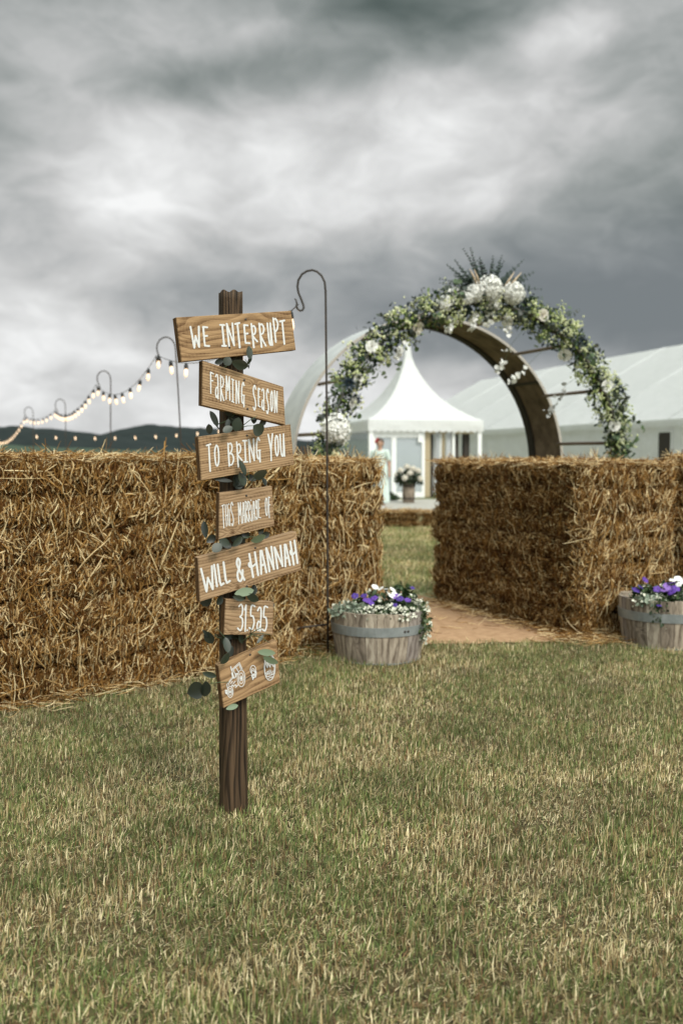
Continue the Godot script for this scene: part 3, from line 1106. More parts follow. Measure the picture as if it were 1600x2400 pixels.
func signpost() -> void:
	var t := thing("signpost", "rough dark wooden post carrying seven tilted hand painted boards, standing in the grass", "signpost", Vector3(-0.393, 0, -3.675))
	t.rotation.y = deg_to_rad(25)
	# the post: a split log, charred and grooved, thinner at the top
	var rows := []
	for i in 71:
		var f := i / 70.0
		var y := lerpf(1.875, -0.06, f)
		var r := PackedVector3Array()
		for k in 49:
			var a := TAU * k / 48.0
			var w := lerpf(0.038, 0.048, f)
			var sq := pow(pow(absf(cos(a)), 3.4) + pow(absf(sin(a)), 3.4), -1.0 / 3.4)
			var groove := noise_a.get_noise_2d(cos(a) * 3.0 + sin(a) * 5.0, y * 0.7) * 0.0028
			groove -= 0.006 * exp(-pow((a - PI / 2 - 0.1 - noise_b.get_noise_1d(y * 1.5) * 0.25) * 9.0, 2.0)) * smoothstep(-0.5, 0.3, noise_b.get_noise_1d(y * 2.0 + 9.0))
			groove -= 0.004 * exp(-pow((a - PI / 2 + 0.55 - noise_b.get_noise_1d(y * 1.3 + 4.0) * 0.2) * 11.0, 2.0))
			var rr := w * sq + groove
			var yy := y
			if i == 0:
				yy += noise_b.get_noise_2d(cos(a) * 0.9, sin(a) * 0.9) * 0.010
			r.append(Vector3(cos(a) * rr, yy, sin(a) * rr * 1.0))
		rows.append(r)
	var b := MB.new()
	for i in 70:
		for k in 48:
			var u0 := 0.01 + float(i) / 70.0 * 0.98
			var u1 := 0.01 + float(i + 1) / 70.0 * 0.98
			b.quad(rows[i][k + 1], rows[i][k], rows[i + 1][k], rows[i + 1][k + 1], Vector2(u0, (k + 1) / 24.0), Vector2(u0, k / 24.0), Vector2(u1, k / 24.0), Vector2(u1, (k + 1) / 24.0))
	for k in 48:
		b.tri(rows[0][k], rows[0][k + 1], Vector3(0, 1.868, 0), Vector2(0.1, k / 48.0), Vector2(0.1, (k + 1) / 48.0), Vector2(0.2, 0.5))
	put("post", b.done(), M.post, t)
	var face := Node3D.new()
	var z := 0.092
	var o: MeshInstance3D

	o = board(t, -0.007, 1.715, [-219, 48, 201, 95, 219, -43, -201, -101], M.knotty, 0.0, 0.124, "uppermost board, lettered We interrupt")
	o.position.z = z
	pen_board = o; pen_turn = 0.124; pen_lean = 0.03; pen_width = 0.0065
	letter("W", -152, 4, 29.2, 71); letter("E", -115, 3, 16.3, 66); letter("I", -53, 2, 14.6, 73); letter("N", -26, 1, 20.6, 79)
	letter("T", 2, -2, 16.3, 84); letter("E", 33, 0, 15.5, 64); letter("r", 61, -7, 17.2, 82); letter("R", 91, -8, 18.1, 82)
	letter("U", 119, -7, 11.2, 77); letter("P", 145, 6, 15.5, 83); letter("T", 170, -4, 18.1, 82)
	screws(o, [Vector2(0.03, 0.055), Vector2(-0.03, -0.045)])

	o = board(t, 0.016, 1.509, [-150, 113, 148, 31, 155, -105, -153, -40], M.straight, 0.0, -0.237, "second board down, lettered Farming season")
	o.position.z = z
	pen_board = o; pen_turn = -0.237; pen_lean = -0.24; pen_width = 0.0045
	letter("F", -123, 8, 10.8, 70); letter("a", -103, 1, 10.8, 80); letter("R", -83, -1, 12.2, 84); letter("M", -63, 6, 13.7, 78)
	letter("I", -44, 2, 7.9, 76); letter("N", -26, 1, 10.8, 76); letter("G", -5, -1, 10.8, 82); letter("S", 39, -1, 10.8, 84)
	letter("E", 56, 4, 7.2, 62); letter("a", 71, 1, 9.4, 72); letter("S", 89, -1, 8.6, 84); letter("O", 104, 4, 7.9, 68); letter("N", 120, 5, 9.4, 74)
	screws(o, [Vector2(0.0, 0.05), Vector2(0.012, -0.05)])

	o = board(t, 0.024, 1.310, [-177, 50, 165, 97, 179, -47, -167, -100], M.straight, 0.0, 0.143, "third board down, lettered To bring you")
	o.position.z = z + 0.004
	pen_board = o; pen_turn = 0.143; pen_lean = 0.10; pen_width = 0.0056
	letter("T", -140, -2, 14.6, 92); letter("O", -112, 2, 14.6, 70); letter("B", -61, -1, 18.9, 78); letter("r", -30, -5, 17.2, 86)
	letter("I", -7, 2, 13.8, 75); letter("N", 17, 1, 18.1, 78); letter("G", 42, 0, 13.8, 85); letter("Y", 90, 2, 16.3, 93); letter("O", 113, 5, 12.0, 70); letter("U", 134, 3, 13.8, 78)
	screws(o, [Vector2(0.0, 0.056), Vector2(-0.02, -0.06)])

	o = board(t, 0.022, 1.100, [-98, 66, 95, 87, 104, -55, -101, -97], M.straight2, -0.05, 0.157, "small fourth board, lettered This marriage of")
	o.position.z = z
	pen_board = o; pen_turn = 0.157; pen_lean = 0.12; pen_width = 0.0031
	letter("T", -86, -3, 8.8, 80); letter("H", -73, -1, 8.8, 75); letter("i", -63, -1, 2.4, 76); letter("S", -53, 0, 8.8, 82)
	letter("M", -25, -2, 10.4, 74); letter("A", -11, -2, 8.0, 73); letter("R", 0, -1, 7.2, 74); letter("R", 10, -2, 7.2, 73); letter("i", 18, -1, 2.4, 75)
	letter("A", 27, -2, 8.0, 68); letter("g", 37, -1, 6.4, 66); letter("E", 48, 1, 7.2, 66); letter("O", 75, 3, 8.0, 62); letter("F", 86, -1, 6.4, 74)
	screws(o, [Vector2(0.0, 0.055)])

	o = board(t, 0.032, 0.910, [-190, 33, 177, 113, 197, -27, -184, -120], M.straight2, 0.0, 0.229, "fifth board, bearing two first names in thick white letters")
	o.position.z = z + 0.006
	pen_board = o; pen_turn = 0.229; pen_lean = 0.10; pen_width = 0.0076
	letter("W", -160, -5, 40, 82); letter("l", -131, -1, 4, 76); letter("L", -113, -4, 14, 76); letter("L", -90, -2, 16, 76)
	letter("&", -41, -5, 25, 80); letter("h", 12, -3, 26, 84); letter("A", 47, -1, 20, 82); letter("N", 78, 0, 20, 84)
	letter("N", 111, -2, 23, 76); letter("A", 141, -2, 18, 78); letter("h", 170, -2, 20, 84)
	screws(o, [Vector2(0.02, 0.06), Vector2(-0.012, -0.075)])

	o = board(t, 0.031, 0.721, [-89, 73, 94, 50, 91, -69, -96, -53], M.straight2, 0.04, -0.105, "small sixth board, painted with a date")
	o.position.z = z
	pen_board = o; pen_turn = -0.105; pen_lean = -0.06; pen_width = 0.0058
	letter("3", -34, 1, 19, 92); letter("1", -16, -1, 9, 92); letter(".", -4, -44, 3, 6); letter("5", 10, 1, 19, 85); letter(".", 24, -44, 3, 6)
	letter("2", 38, -3, 17, 84); letter("5", 60, -2, 18, 88)

	o = board(t, 0.033, 0.519, [-118, 40, 102, 112, 115, -40, -100, -112], M.knotty, 0.0, 0.321, "lowest board, with a tractor, a small round face and an oval drawn in white")
	o.position.z = z
	pen_board = o; pen_turn = 0.321; pen_lean = 0.0
	tractor()
	screws(o, [Vector2(0.0, 0.07)])


func tractor() -> void:
	var w := 0.0026
	pen = MB.new()
	stroke_lift = 0.0
	# rear and front wheels with their rings
	for r in [28.5, 18.0, 8.0]:
		circle(-36, 0, r, w)
	circle(-36, 0, 2.5, 0.004)
	for r in [19.0, 11.5]:
		circle(-89, -29, r, w, 0.5)
	circle(-89, -29, 3.0, 0.004, 0.5)
	# bonnet, cab and the small parts between
	line([-94, -14, -92, 1, -62, 19, -57, 10], w)
	line([-86, -6, -84, 2, -64, 14], 0.0022)
	line([-80, -14, -74, -8, -72, -16, -64, -12, -62, -20], 0.003)
	line([-78, -2, -70, 3], 0.003)
	line([-70, -6, -60, 0], 0.003)
	line([-66, -22, -56, -17], 0.0035)
	line([-61, 13, -58, 44, -25, 57, -22, 30], w)
	line([-54, 42, -28, 51, -27, 32], w)
	line([-54, 42, -52, 22], w)
	line([-42, 44, -38, 24], w)
	line([-60, 40, -59, 56], 0.0035)
	line([-63, 14, -62, 32], 0.006)
	line([-54, 14, -48, 24, -42, 20], 0.005)
	line([-106, -27, -104, -16, -98, -20, -104, -30], 0.004)
	put("painted_tractor", pen.done(), M.paint, pen_board).position.z = 0.0009
	pen = MB.new()
	# the little round face on its stalk
	circle(14, 12, 15.0, w, 0.62)
	line([3, -4, 4, -16, 2, -20, 8, -14, 14, -16, 20, -6, 22, 2], 0.0045)
	line([6, 4, 9, 14, 14, 18, 19, 10, 17, 0], 0.0026)
	line([8, -6, 14, -8], 0.006)
	line([12, 10, 15, 6], 0.003)
	put("painted_face", pen.done(), M.paint, pen_board).position.z = 0.0009
	pen = MB.new()
	# the tall oval with straw like marks at its foot
	circle(75, -4, 45, 0.003, 0.42)
	circle(75, -2, 39, 0.002, 0.42, -0.5, PI + 0.4)
	for k in 22:
		var a := k * 2.39
		var d := sqrt((k + 0.5) / 22.0)
		var x := 66 + cos(a) * d * 15.0 + sin(a) * d * 4.0
		var y := -26 + sin(a) * d * 15.0 - cos(a) * d * 5.0
		line([x - 3, y - 2 - 2 * sin(a * 3.0), x + 3, y + 3 * cos(a * 2.0)], 0.0024)
	line([64, 22, 66, 0, 72, 14, 76, -4, 84, 14, 88, -6], 0.004)
	line([66, 26, 78, 24, 92, 16], 0.008)
	line([70, 16, 86, 10], 0.007)
	put("painted_oval", pen.done(), M.paint, pen_board).position.z = 0.0009
	# the dark stalk
	var b := MB.new()
	brush(b, PackedVector2Array([Vector2(-0.022, -0.008).rotated(pen_turn), Vector2(-0.002, -0.005).rotated(pen_turn)]), 0.003)
	put("painted_stalk", b.done(), M.dark_paint, pen_board).position.z = 0.0007


# ------------------------------------------------------------------ eucalyptus on the signpost
var sprig: Node3D
var leaf_mesh := {}
var tucked := 0.0


func leaf_shape(fold: float, curl: float, point: float) -> ArrayMesh:
	# 1 long along +x from its stalk, 1 wide
	var b := MB.new()
	var n := 8
	for i in n:
		var f0 := float(i) / n
		var f1 := float(i + 1) / n
		var w0 := 0.5 * pow(sin(PI * pow(f0, point)), 0.62)
		var w1 := 0.5 * pow(sin(PI * minf(pow(f1, point), 0.9999)), 0.62)
		var z0 := -curl * f0 * f0
		var z1 := -curl * f1 * f1
		for s in [1.0, -1.0]:
			var m0 := Vector3(f0, 0, z0)
			var m1 := Vector3(f1, 0, z1)
			var e0 := Vector3(f0, w0 * s, z0 + fold * w0)
			var e1 := Vector3(f1, w1 * s, z1 + fold * w1)
			if s > 0:
				b.quad(m0, e0, e1, m1)
			else:
				b.quad(m0, m1, e1, e0)
	return b.done()


func leaf_at(x: float, y: float, l: float, w: float, ang: float, tone: int) -> void:
	var key := rng.randi() % 3
	if not leaf_mesh.has(key):
		leaf_mesh[key] = leaf_shape([0.22, 0.34, 0.12][key], [0.10, 0.06, 0.16][key], [0.95, 1.1, 1.0][key])
	var o := put("leaf", leaf_mesh[key], M["euc%d" % tone], sprig)
	var a := deg_to_rad(ang)
	var dir := Vector3(cos(a), sin(a), 0)
	var tilt := rng.randf_range(-0.5, 0.5)
	var bs := Basis(dir, Vector3(-sin(a), cos(a), 0), Vector3(0, 0, 1))
	bs = Basis(Vector3(1, 0, 0), rng.randf_range(-0.35, 0.25)) * bs * Basis(Vector3(1, 0, 0), tilt)
	var depth := 0.112 + rng.randf_range(0.0, 0.02)
	if absf(x - 0.02) > 0.11 and tone == 0:
		depth = 0.03
	elif tone == 0:
		depth = 0.085
	if tucked > 0.0:
		depth = tucked
	o.transform = Transform3D(bs * Basis.from_scale(Vector3(l * 1.25, w * 1.3, w * 1.3)), Vector3(x, y, depth) - bs.x.normalized() * l * 0.5)


func eucalyptus() -> void:
	M.euc0 = flat(0.006, 0.011, 0.007, 0.42)
	M.euc1 = flat(0.014, 0.024, 0.014, 0.45)
	M.euc2 = flat(0.13, 0.175, 0.10, 0.55)
	for k in 3:
		var m: StandardMaterial3D = M["euc%d" % k]
		m.backlight_enabled = true
		m.backlight = Color(0.1, 0.1, 0.07).linear_to_srgb()
	sprig = thing("eucalyptus_garland", "grey green eucalyptus trail wound round the signpost between its boards", "garland", Vector3(-0.393, 0, -3.675))
	sprig.rotation.y = deg_to_rad(25)
	# the stem winds down the post
	var path := PackedVector3Array()
	for i in 121:
		var f := i / 120.0
		var a := f * TAU * 6.4 + 0.5
		path.append(Vector3(cos(a) * 0.068 + 0.005, lerpf(1.68, 0.46, f) + sin(a * 2.0) * 0.02, sin(a) * 0.068))
	var b := MB.new()
	b.tube(path, [0.0022], 5)
	put("stem", b.done(), M.twig_green, sprig)
	for s in [[0.03, 1.60, 0.035, 1.67], [0.03, 1.60, 0.01, 1.63], [0.0, 1.395, 0.055, 1.435], [-0.01, 1.39, 0.045, 1.40], [0.025, 1.19, 0.02, 1.25], [0.03, 1.19, 0.05, 1.23], [-0.02, 1.0, 0.05, 1.012], [0.0, 0.64, 0.03, 0.665], [0.03, 0.665, 0.10, 0.63], [0.03, 0.665, 0.075, 0.69], [0.03, 0.665, 0.10, 0.66], [-0.04, 0.62, -0.10, 0.70], [0.03, 0.665, 0.03, 0.70], [-0.05, 0.50, -0.13, 0.505]]:
		var c := MB.new()
		var p0 := Vector3(s[0], s[1], 0.10)
		var p1 := Vector3(s[2], s[3], 0.118)
		c.tube(PackedVector3Array([p0, p0.lerp(p1, 0.5) + Vector3(0, 0.004, 0.006), p1]), [0.0016, 0.0014, 0.0009], 5)
		put("stem", c.done(), M.twig_green, sprig)
	leaf_at(-0.025, 1.657, 0.026, 0.018, 120, 0)
	leaf_at(0.026, 1.648, 0.040, 0.020, 85, 1)
	leaf_at(0.037, 1.628, 0.029, 0.013, 70, 0)
	leaf_at(-0.015, 1.613, 0.050, 0.029, -15, 1)
	leaf_at(-0.056, 1.617, 0.027, 0.024, 60, 1)
	leaf_at(-0.076, 1.619, 0.029, 0.016, 20, 0)
	leaf_at(-0.090, 1.417, 0.051, 0.019, 118, 0)
	leaf_at(-0.092, 1.385, 0.030, 0.019, 100, 0)
	leaf_at(-0.060, 1.384, 0.032, 0.022, 30, 1)
	leaf_at(-0.021, 1.399, 0.040, 0.027, 80, 1)
	leaf_at(0.048, 1.389, 0.038, 0.037, -40, 1)
	leaf_at(0.057, 1.435, 0.038, 0.018, 50, 0)
	leaf_at(-0.044, 1.403, 0.029, 0.014, 75, 0)
	leaf_at(0.000, 1.249, 0.048, 0.019, 115, 1)
	leaf_at(0.054, 1.230, 0.045, 0.035, 10, 1)
	leaf_at(-0.001, 1.209, 0.042, 0.030, 100, 1)
	leaf_at(-0.072, 1.213, 0.064, 0.013, -8, 0)
	leaf_at(-0.110, 1.029, 0.051, 0.019, 95, 0)
	leaf_at(-0.092, 0.999, 0.035, 0.022, 30, 0)
	leaf_at(-0.073, 0.997, 0.035, 0.022, -20, 1)
	leaf_at(-0.029, 0.994, 0.042, 0.019, 40, 1)
	leaf_at(0.051, 1.003, 0.048, 0.027, 12, 2)
	leaf_at(0.062, 0.973, 0.043, 0.037, 10, 0)
	leaf_at(-0.103, 0.977, 0.035, 0.026, 40, 1)
	leaf_at(0.078, 1.026, 0.026, 0.016, 60, 0)
	leaf_at(-0.053, 0.982, 0.032, 0.019, -10, 0)
	leaf_at(-0.003, 0.817, 0.061, 0.024, 8, 2)
	leaf_at(-0.112, 0.780, 0.038, 0.032, 20, 0)
	leaf_at(0.031, 0.798, 0.045, 0.022, -30, 1)
	leaf_at(0.049, 0.814, 0.035, 0.022, 80, 0)
	leaf_at(-0.027, 0.802, 0.035, 0.016, -20, 1)
	leaf_at(-0.080, 0.786, 0.029, 0.022, 50, 0)
	leaf_at(-0.096, 0.646, 0.042, 0.027, 120, 0)
	leaf_at(-0.065, 0.633, 0.045, 0.022, 95, 1)
	leaf_at(-0.076, 0.588, 0.038, 0.030, 50, 1)
	leaf_at(-0.106, 0.661, 0.035, 0.011, 130, 0)
	leaf_at(0.060, 0.645, 0.035, 0.010, 45, 1)
	leaf_at(0.079, 0.598, 0.058, 0.019, -8, 2)
	leaf_at(0.090, 0.574, 0.051, 0.019, -28, 2)
	leaf_at(-0.135, 0.542, 0.045, 0.016, -20, 1)
	leaf_at(-0.156, 0.466, 0.051, 0.051, 20, 0)
	leaf_at(-0.114, 0.462, 0.045, 0.035, 80, 0)
	leaf_at(-0.047, 0.412, 0.038, 0.016, 12, 2)
	leaf_at(-0.035, 0.602, 0.032, 0.013, 80, 0)
	# smaller leaves tucked behind the boards' edges
	for g in [[0.0, 1.640, 8], [0.0, 1.425, 8], [0.01, 1.205, 7], [-0.01, 1.01, 7], [0.02, 0.800, 7], [-0.02, 0.650, 7]]:
		for i in g[2]:
			tucked = rng.randf_range(0.052, 0.078)
			leaf_at(g[0] + rng.randfn(0.0, 0.042), g[1] + rng.randfn(0.0, 0.016), rng.randf_range(0.024, 0.036), rng.randf_range(0.015, 0.023), rng.randf() * 360.0, [0, 0, 1][rng.randi() % 3])
	tucked = 0.0


# ------------------------------------------------------------------ hooks and festoon lights
func hook_mesh(h: float, lean: Vector3, bend: float, size: float, r: float) -> ArrayMesh:
	var p := PackedVector3Array()
	p.append(Vector3.ZERO - Vector3(0, 0.08, 0))
	var top := h - 0.134 * size
	for i in 7:
		var f := (i + 1) / 7.0
		p.append(lean * f * f + Vector3(0, top * f, 0))
	# the crook: over the top, down the far side, then a small curl back
	var o := lean + Vector3(0, top, 0)
	var shape := [[-0.006, 0.06], [-0.026, 0.100], [-0.055, 0.125], [-0.085, 0.134], [-0.118, 0.128], [-0.150, 0.108], [-0.173, 0.07], [-0.179, 0.03], [-0.172, -0.01], [-0.155, -0.05], [-0.142, -0.085], [-0.139, -0.105], [-0.148, -0.119], [-0.163, -0.122], [-0.177, -0.112], [-0.185, -0.095], [-0.183, -0.075], [-0.188, -0.055], [-0.197, -0.046]]
	var radii := []
	for k in 8:
		radii.append(r)
	for s in shape:
		var a := Vector3(s[0] * size, s[1] * size, 0)
		p.append(o + a.rotated(Vector3.UP, bend))
		radii.append(r)
	for k in 3:
		radii[radii.size() - 1 - k] = r * (0.55 + 0.12 * k)
	var b := MB.new()
	b.tube(p, radii, 8)
	return b.done()


func hook(label: String, at: Vector3, h: float, lean: Vector3, bend: float, foot: bool, r := 0.007, size := 1.0) -> void:
	var t := thing("shepherd_hook", label, "hook pole", at, "crook topped poles holding the festoon lights")
	put("pole", hook_mesh(h, lean, bend, size, r), M.iron, t)
	if foot:
		var b := MB.new()
		b.tube(PackedVector3Array([Vector3(0.0, 0.20, 0), Vector3(-0.17, 0.185, 0.03), Vector3(-0.195, 0.17, 0.03), Vector3(-0.20, 0.10, 0.03), Vector3(-0.215, -0.02, 0.03)]), [r * 0.9], 6)
		put("foot_prong", b.done(), M.iron, t)


var bulb_glass: ArrayMesh
var bulb_cap: ArrayMesh


func festoon(called_label: String, spans: Array, spacing: float) -> void:
	var t := thing("festoon_lights", called_label, "festoon lights", spans[0][0], "festoon lights")
	var base: Vector3 = spans[0][0]
	var cable := PackedVector3Array()
	var bulbs := []
	var left := 0.13
	for s in spans:
		var a: Vector3 = s[0] - base
		var c: Vector3 = s[1] - base
		var sag: float = s[2]
		var len_of := a.distance_to(c)
		var n := 24
		for i in n + 1:
			var f := float(i) / n
			cable.append(a.lerp(c, f) - Vector3(0, 4.0 * sag * f * (1.0 - f), 0))
		var d := left
		while d < len_of:
			var f := d / len_of
			bulbs.append(a.lerp(c, f) - Vector3(0, 4.0 * sag * f * (1.0 - f), 0))
			d += spacing
		left = d - len_of
	var b := MB.new()
	b.tube(cable, [0.0035], 5)
	put("cable", b.done(), M.black_plastic, t)
	for p in bulbs:
		var o := put("bulb", bulb_glass, M.bulb, t)
		o.position = p - Vector3(0, 0.085, 0)
		o.rotation = Vector3(rng.randf_range(-0.2, 0.2), rng.randf() * TAU, rng.randf_range(-0.2, 0.2))
		put("socket", bulb_cap, M.black_plastic, o)
		var l := OmniLight3D.new()
		l.name = "bulb_light"
		l.light_color = Color(1.0, 0.8, 0.6)
		l.light_energy = 0.02
		l.light_size = 0.02
		l.omni_range = 4.0
		l.omni_attenuation = 2.0
		l.shadow_enabled = true
		o.add_child(l)


func lights() -> void:
	var b := MB.new()
	b.lathe(PackedVector2Array([Vector2(0.001, 0.040), Vector2(0.012, 0.036), Vector2(0.015, 0.022), Vector2(0.017, 0.004), Vector2(0.018, -0.012), Vector2(0.014, -0.030), Vector2(0.011, -0.040), Vector2(0.001, -0.043)]), 14)
	bulb_glass = b.done()
	b = MB.new()
	b.lathe(PackedVector2Array([Vector2(0.001, 0.088), Vector2(0.010, 0.086), Vector2(0.018, 0.070), Vector2(0.020, 0.036), Vector2(0.014, 0.032), Vector2(0.001, 0.034)]), 12)
	bulb_cap = b.done()
	hook("tall rusty iron hook pole beside the left flower barrel", Vector3(-0.089, 0, -6.586), 2.47, Vector3(-0.012, 0, 0), 0.0, true)
	hook("thin hook pole beyond the straw, nearest behind the signpost's top board", Vector3(-1.60, 0, -10.4), 2.48, Vector3(-0.07, 0, 0), 0.0, false, 0.007, 1.06)
	hook("thin hook pole in the middle of the festoon line beyond the straw", Vector3(-3.31, 0, -14.7), 2.49, Vector3(0.02, 0, 0), 0.0, false, 0.008, 1.08)
	hook("faint far hook pole, third along the festoon line beyond the straw", Vector3(-5.90, 0, -22.0), 2.48, Vector3(0, 0, 0), 0.0, false, 0.009, 1.2)
	hook("farthest hook pole at the left end of the festoon line", Vector3(-7.70, 0, -25.7), 2.48, Vector3(0, 0, 0), 0.0, false, 0.009, 1.2)
	hook("distant hook pole outside the left edge where the festoon line ends", Vector3(-12.2, 0, -36.0), 2.45, Vector3(0, 0, 0), 0.0, false, 0.009, 1.2)
	hook("low hook pole beyond the straw, mostly hidden behind the signpost", Vector3(-2.55, 0, -24.0), 1.9, Vector3(0, 0, 0), 0.0, false, 0.009, 1.0)
	festoon("long festoon of glowing bulbs rising from far left to the hook by the barrel", [
		[Vector3(-0.275, 2.255, -6.6), Vector3(-1.86, 2.30, -10.4), 0.20],
		[Vector3(-1.86, 2.30, -10.4), Vector3(-3.50, 2.29, -14.7), 0.25],
		[Vector3(-3.50, 2.29, -14.7), Vector3(-6.13, 2.23, -22.0), 0.22],
		[Vector3(-6.13, 2.23, -22.0), Vector3(-7.9, 2.25, -25.7), 0.12],
		[Vector3(-7.9, 2.25, -25.7), Vector3(-12.4, 2.2, -36.0), 0.5],
	], 0.56)
	festoon("lower festoon of spaced bulbs strung level just above the left straw bale", [[Vector3(-7.7, 1.83, -25.6), Vector3(-2.75, 1.93, -24.0), 0.10]], 0.55)


# ------------------------------------------------------------------ flowered arch
const ARCH_TURN := 20.0
const ARCH_FRONT := Vector3(1.424, 1.17, -10.38)
const ARCH_R := 1.66


func arch_point(theta: float, r: float, back: float) -> Vector3:
	# in the arch's own axes: x across, y up, -z to the back; below its middle the ring runs straight down
	if theta < 0.0:
		return Vector3(r, theta * ARCH_R, -back)
	if theta > PI:
		return Vector3(-r, (PI - theta) * ARCH_R, -back)
	return Vector3(cos(theta) * r, sin(theta) * r, -back)


func ring_band(r0: float, r1: float, z0: float, z1: float, ridge: float, m_in: Material, m_out: Material, m_edge: Material, called: String, parent: Node3D) -> void:
	var foot := 1.17 / ARCH_R
	var n := 72
	var inner := []
	var outer := []
	var front := []
	var back := []
	var b := [MB.new(), MB.new(), MB.new(), MB.new()]
	for i in n:
		var t0 := lerpf(-foot, PI + foot, float(i) / n)
		var t1 := lerpf(-foot, PI + foot, float(i + 1) / n)
		b[0].quad(arch_point(t0, r0, z0), arch_point(t0, r0, z1), arch_point(t1, r0, z1), arch_point(t1, r0, z0))
		b[1].quad(arch_point(t0, r1, z1), arch_point(t0, r1, z0), arch_point(t1, r1, z0), arch_point(t1, r1, z1))
		for z in [z0, z1]:
			var e: MB = b[2 if z == z0 else 3]
			e.quad(arch_point(t0, r0, z), arch_point(t1, r0, z), arch_point(t1, r1, z), arch_point(t0, r1, z))
			# rolled rim
			e.quad(arch_point(t0, r0 - ridge, z), arch_point(t1, r0 - ridge, z), arch_point(t1, r0, z), arch_point(t0, r0, z))
			var dz := 0.012 if z == z0 else -0.012
			e.quad(arch_point(t0, r0 - ridge, z + dz), arch_point(t1, r0 - ridge, z + dz), arch_point(t1, r0 - ridge, z), arch_point(t0, r0 - ridge, z))
			e.quad(arch_point(t0, r0 - ridge, z + dz), arch_point(t0, r0 - 0.001, z + dz), arch_point(t1, r0 - 0.001, z + dz), arch_point(t1, r0 - ridge, z + dz))
	var o := put(called, b[1].done(), m_out, parent)
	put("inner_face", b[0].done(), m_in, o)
	put("rim", b[2].done(), m_edge, o)
	put("rim", b[3].done(), m_edge, o)


func arch() -> void:
	var t := thing("arch", "round metal arch of two broad bands joined by bars, standing behind the straw gap", "arch", ARCH_FRONT)
	t.rotation.y = deg_to_rad(ARCH_TURN)
	ring_band(ARCH_R - 0.02, ARCH_R, 0.0, 0.10, 0.0, M.arch_inside, M.arch_outside, M.arch_edge, "front_band", t)
	ring_band(ARCH_R - 0.025, ARCH_R, 1.13, 1.86, 0.006, M.arch_inside, M.arch_outside, M.arch_edge, "rear_band", t)
	# dark strip put in for the shading along the far side of the rear band
	var b := MB.new()
	for i in 60:
		var t0 := lerpf(-0.7, PI + 0.7, i / 60.0)
		var t1 := lerpf(-0.7, PI + 0.7, (i + 1) / 60.0)
		b.quad(arch_point(t0, ARCH_R - 0.04, 1.71), arch_point(t0, ARCH_R - 0.04, 1.855), arch_point(t1, ARCH_R - 0.04, 1.855), arch_point(t1, ARCH_R - 0.04, 1.71))
		b.quad(arch_point(t0, ARCH_R - 0.026, 1.71), arch_point(t0, ARCH_R - 0.04, 1.71), arch_point(t1, ARCH_R - 0.04, 1.71), arch_point(t1, ARCH_R - 0.026, 1.71))
	put("dark_strip", b.done(), M.arch_seam_shade, t)
	# the seam across the rear band
	for s in [0.62, 2.4]:
		var c := MB.new()
		for i in 2:
			var t0: float = s + i * 0.012
			var t1: float = s + (i + 1) * 0.012
			c.quad(arch_point(t0, ARCH_R - 0.034, 1.14), arch_point(t0, ARCH_R - 0.034, 1.709), arch_point(t1, ARCH_R - 0.034, 1.709), arch_point(t1, ARCH_R - 0.034, 1.14))
		c.quad(arch_point(s, ARCH_R - 0.026, 1.14), arch_point(s, ARCH_R - 0.026, 1.709), arch_point(s, ARCH_R - 0.034, 1.709), arch_point(s, ARCH_R - 0.034, 1.14))
		put("seam", c.done(), M.arch_seam_shade, t)
	for deg in [9.0, 30.0, 52.0, 75.0, 98.0, 122.0, 147.0, 168.0]:
		var a := deg_to_rad(deg)
		var c := MB.new()
		c.tube(PackedVector3Array([arch_point(a, ARCH_R - 0.05, 0.02), arch_point(a, ARCH_R - 0.05, 0.6), arch_point(a, ARCH_R - 0.05, 1.16)]), [0.019], 8)
		put("bar", c.done(), M.rod, t)


# petals: a cupped flower of a few rings, facing +y, about 1 across
func rose_shape(sd: int) -> ArrayMesh:
	var r := RandomNumberGenerator.new()
	r.seed = sd
	var b := MB.new()
	for ring in 5:
		var rad := 0.09 + ring * 0.095
		var n := 4 + ring
		for k in n:
			var a := TAU * k / n + ring * 0.7 + r.randf_range(-0.2, 0.2)
			var wide := 0.75 * TAU / n + 0.25
			var up := 0.42 - ring * 0.035
			var lean := 0.02 + ring * 0.045
			var rows := []
			for i in 4:
				var f := i / 3.0
				var row := PackedVector3Array()
				for j in 4:
					var g := j / 3.0 - 0.5
					var rr := rad * (0.55 + 0.45 * sin(f * 1.7)) + lean * f * f * 2.0 + absf(g) * 0.02
					var h := f * up * (1.0 - g * g * 0.9)
					row.append(Vector3(cos(a + g * wide) * rr, h - ring * 0.02, sin(a + g * wide) * rr))
				rows.append(row)
			b.grid(rows)
	return b.done()


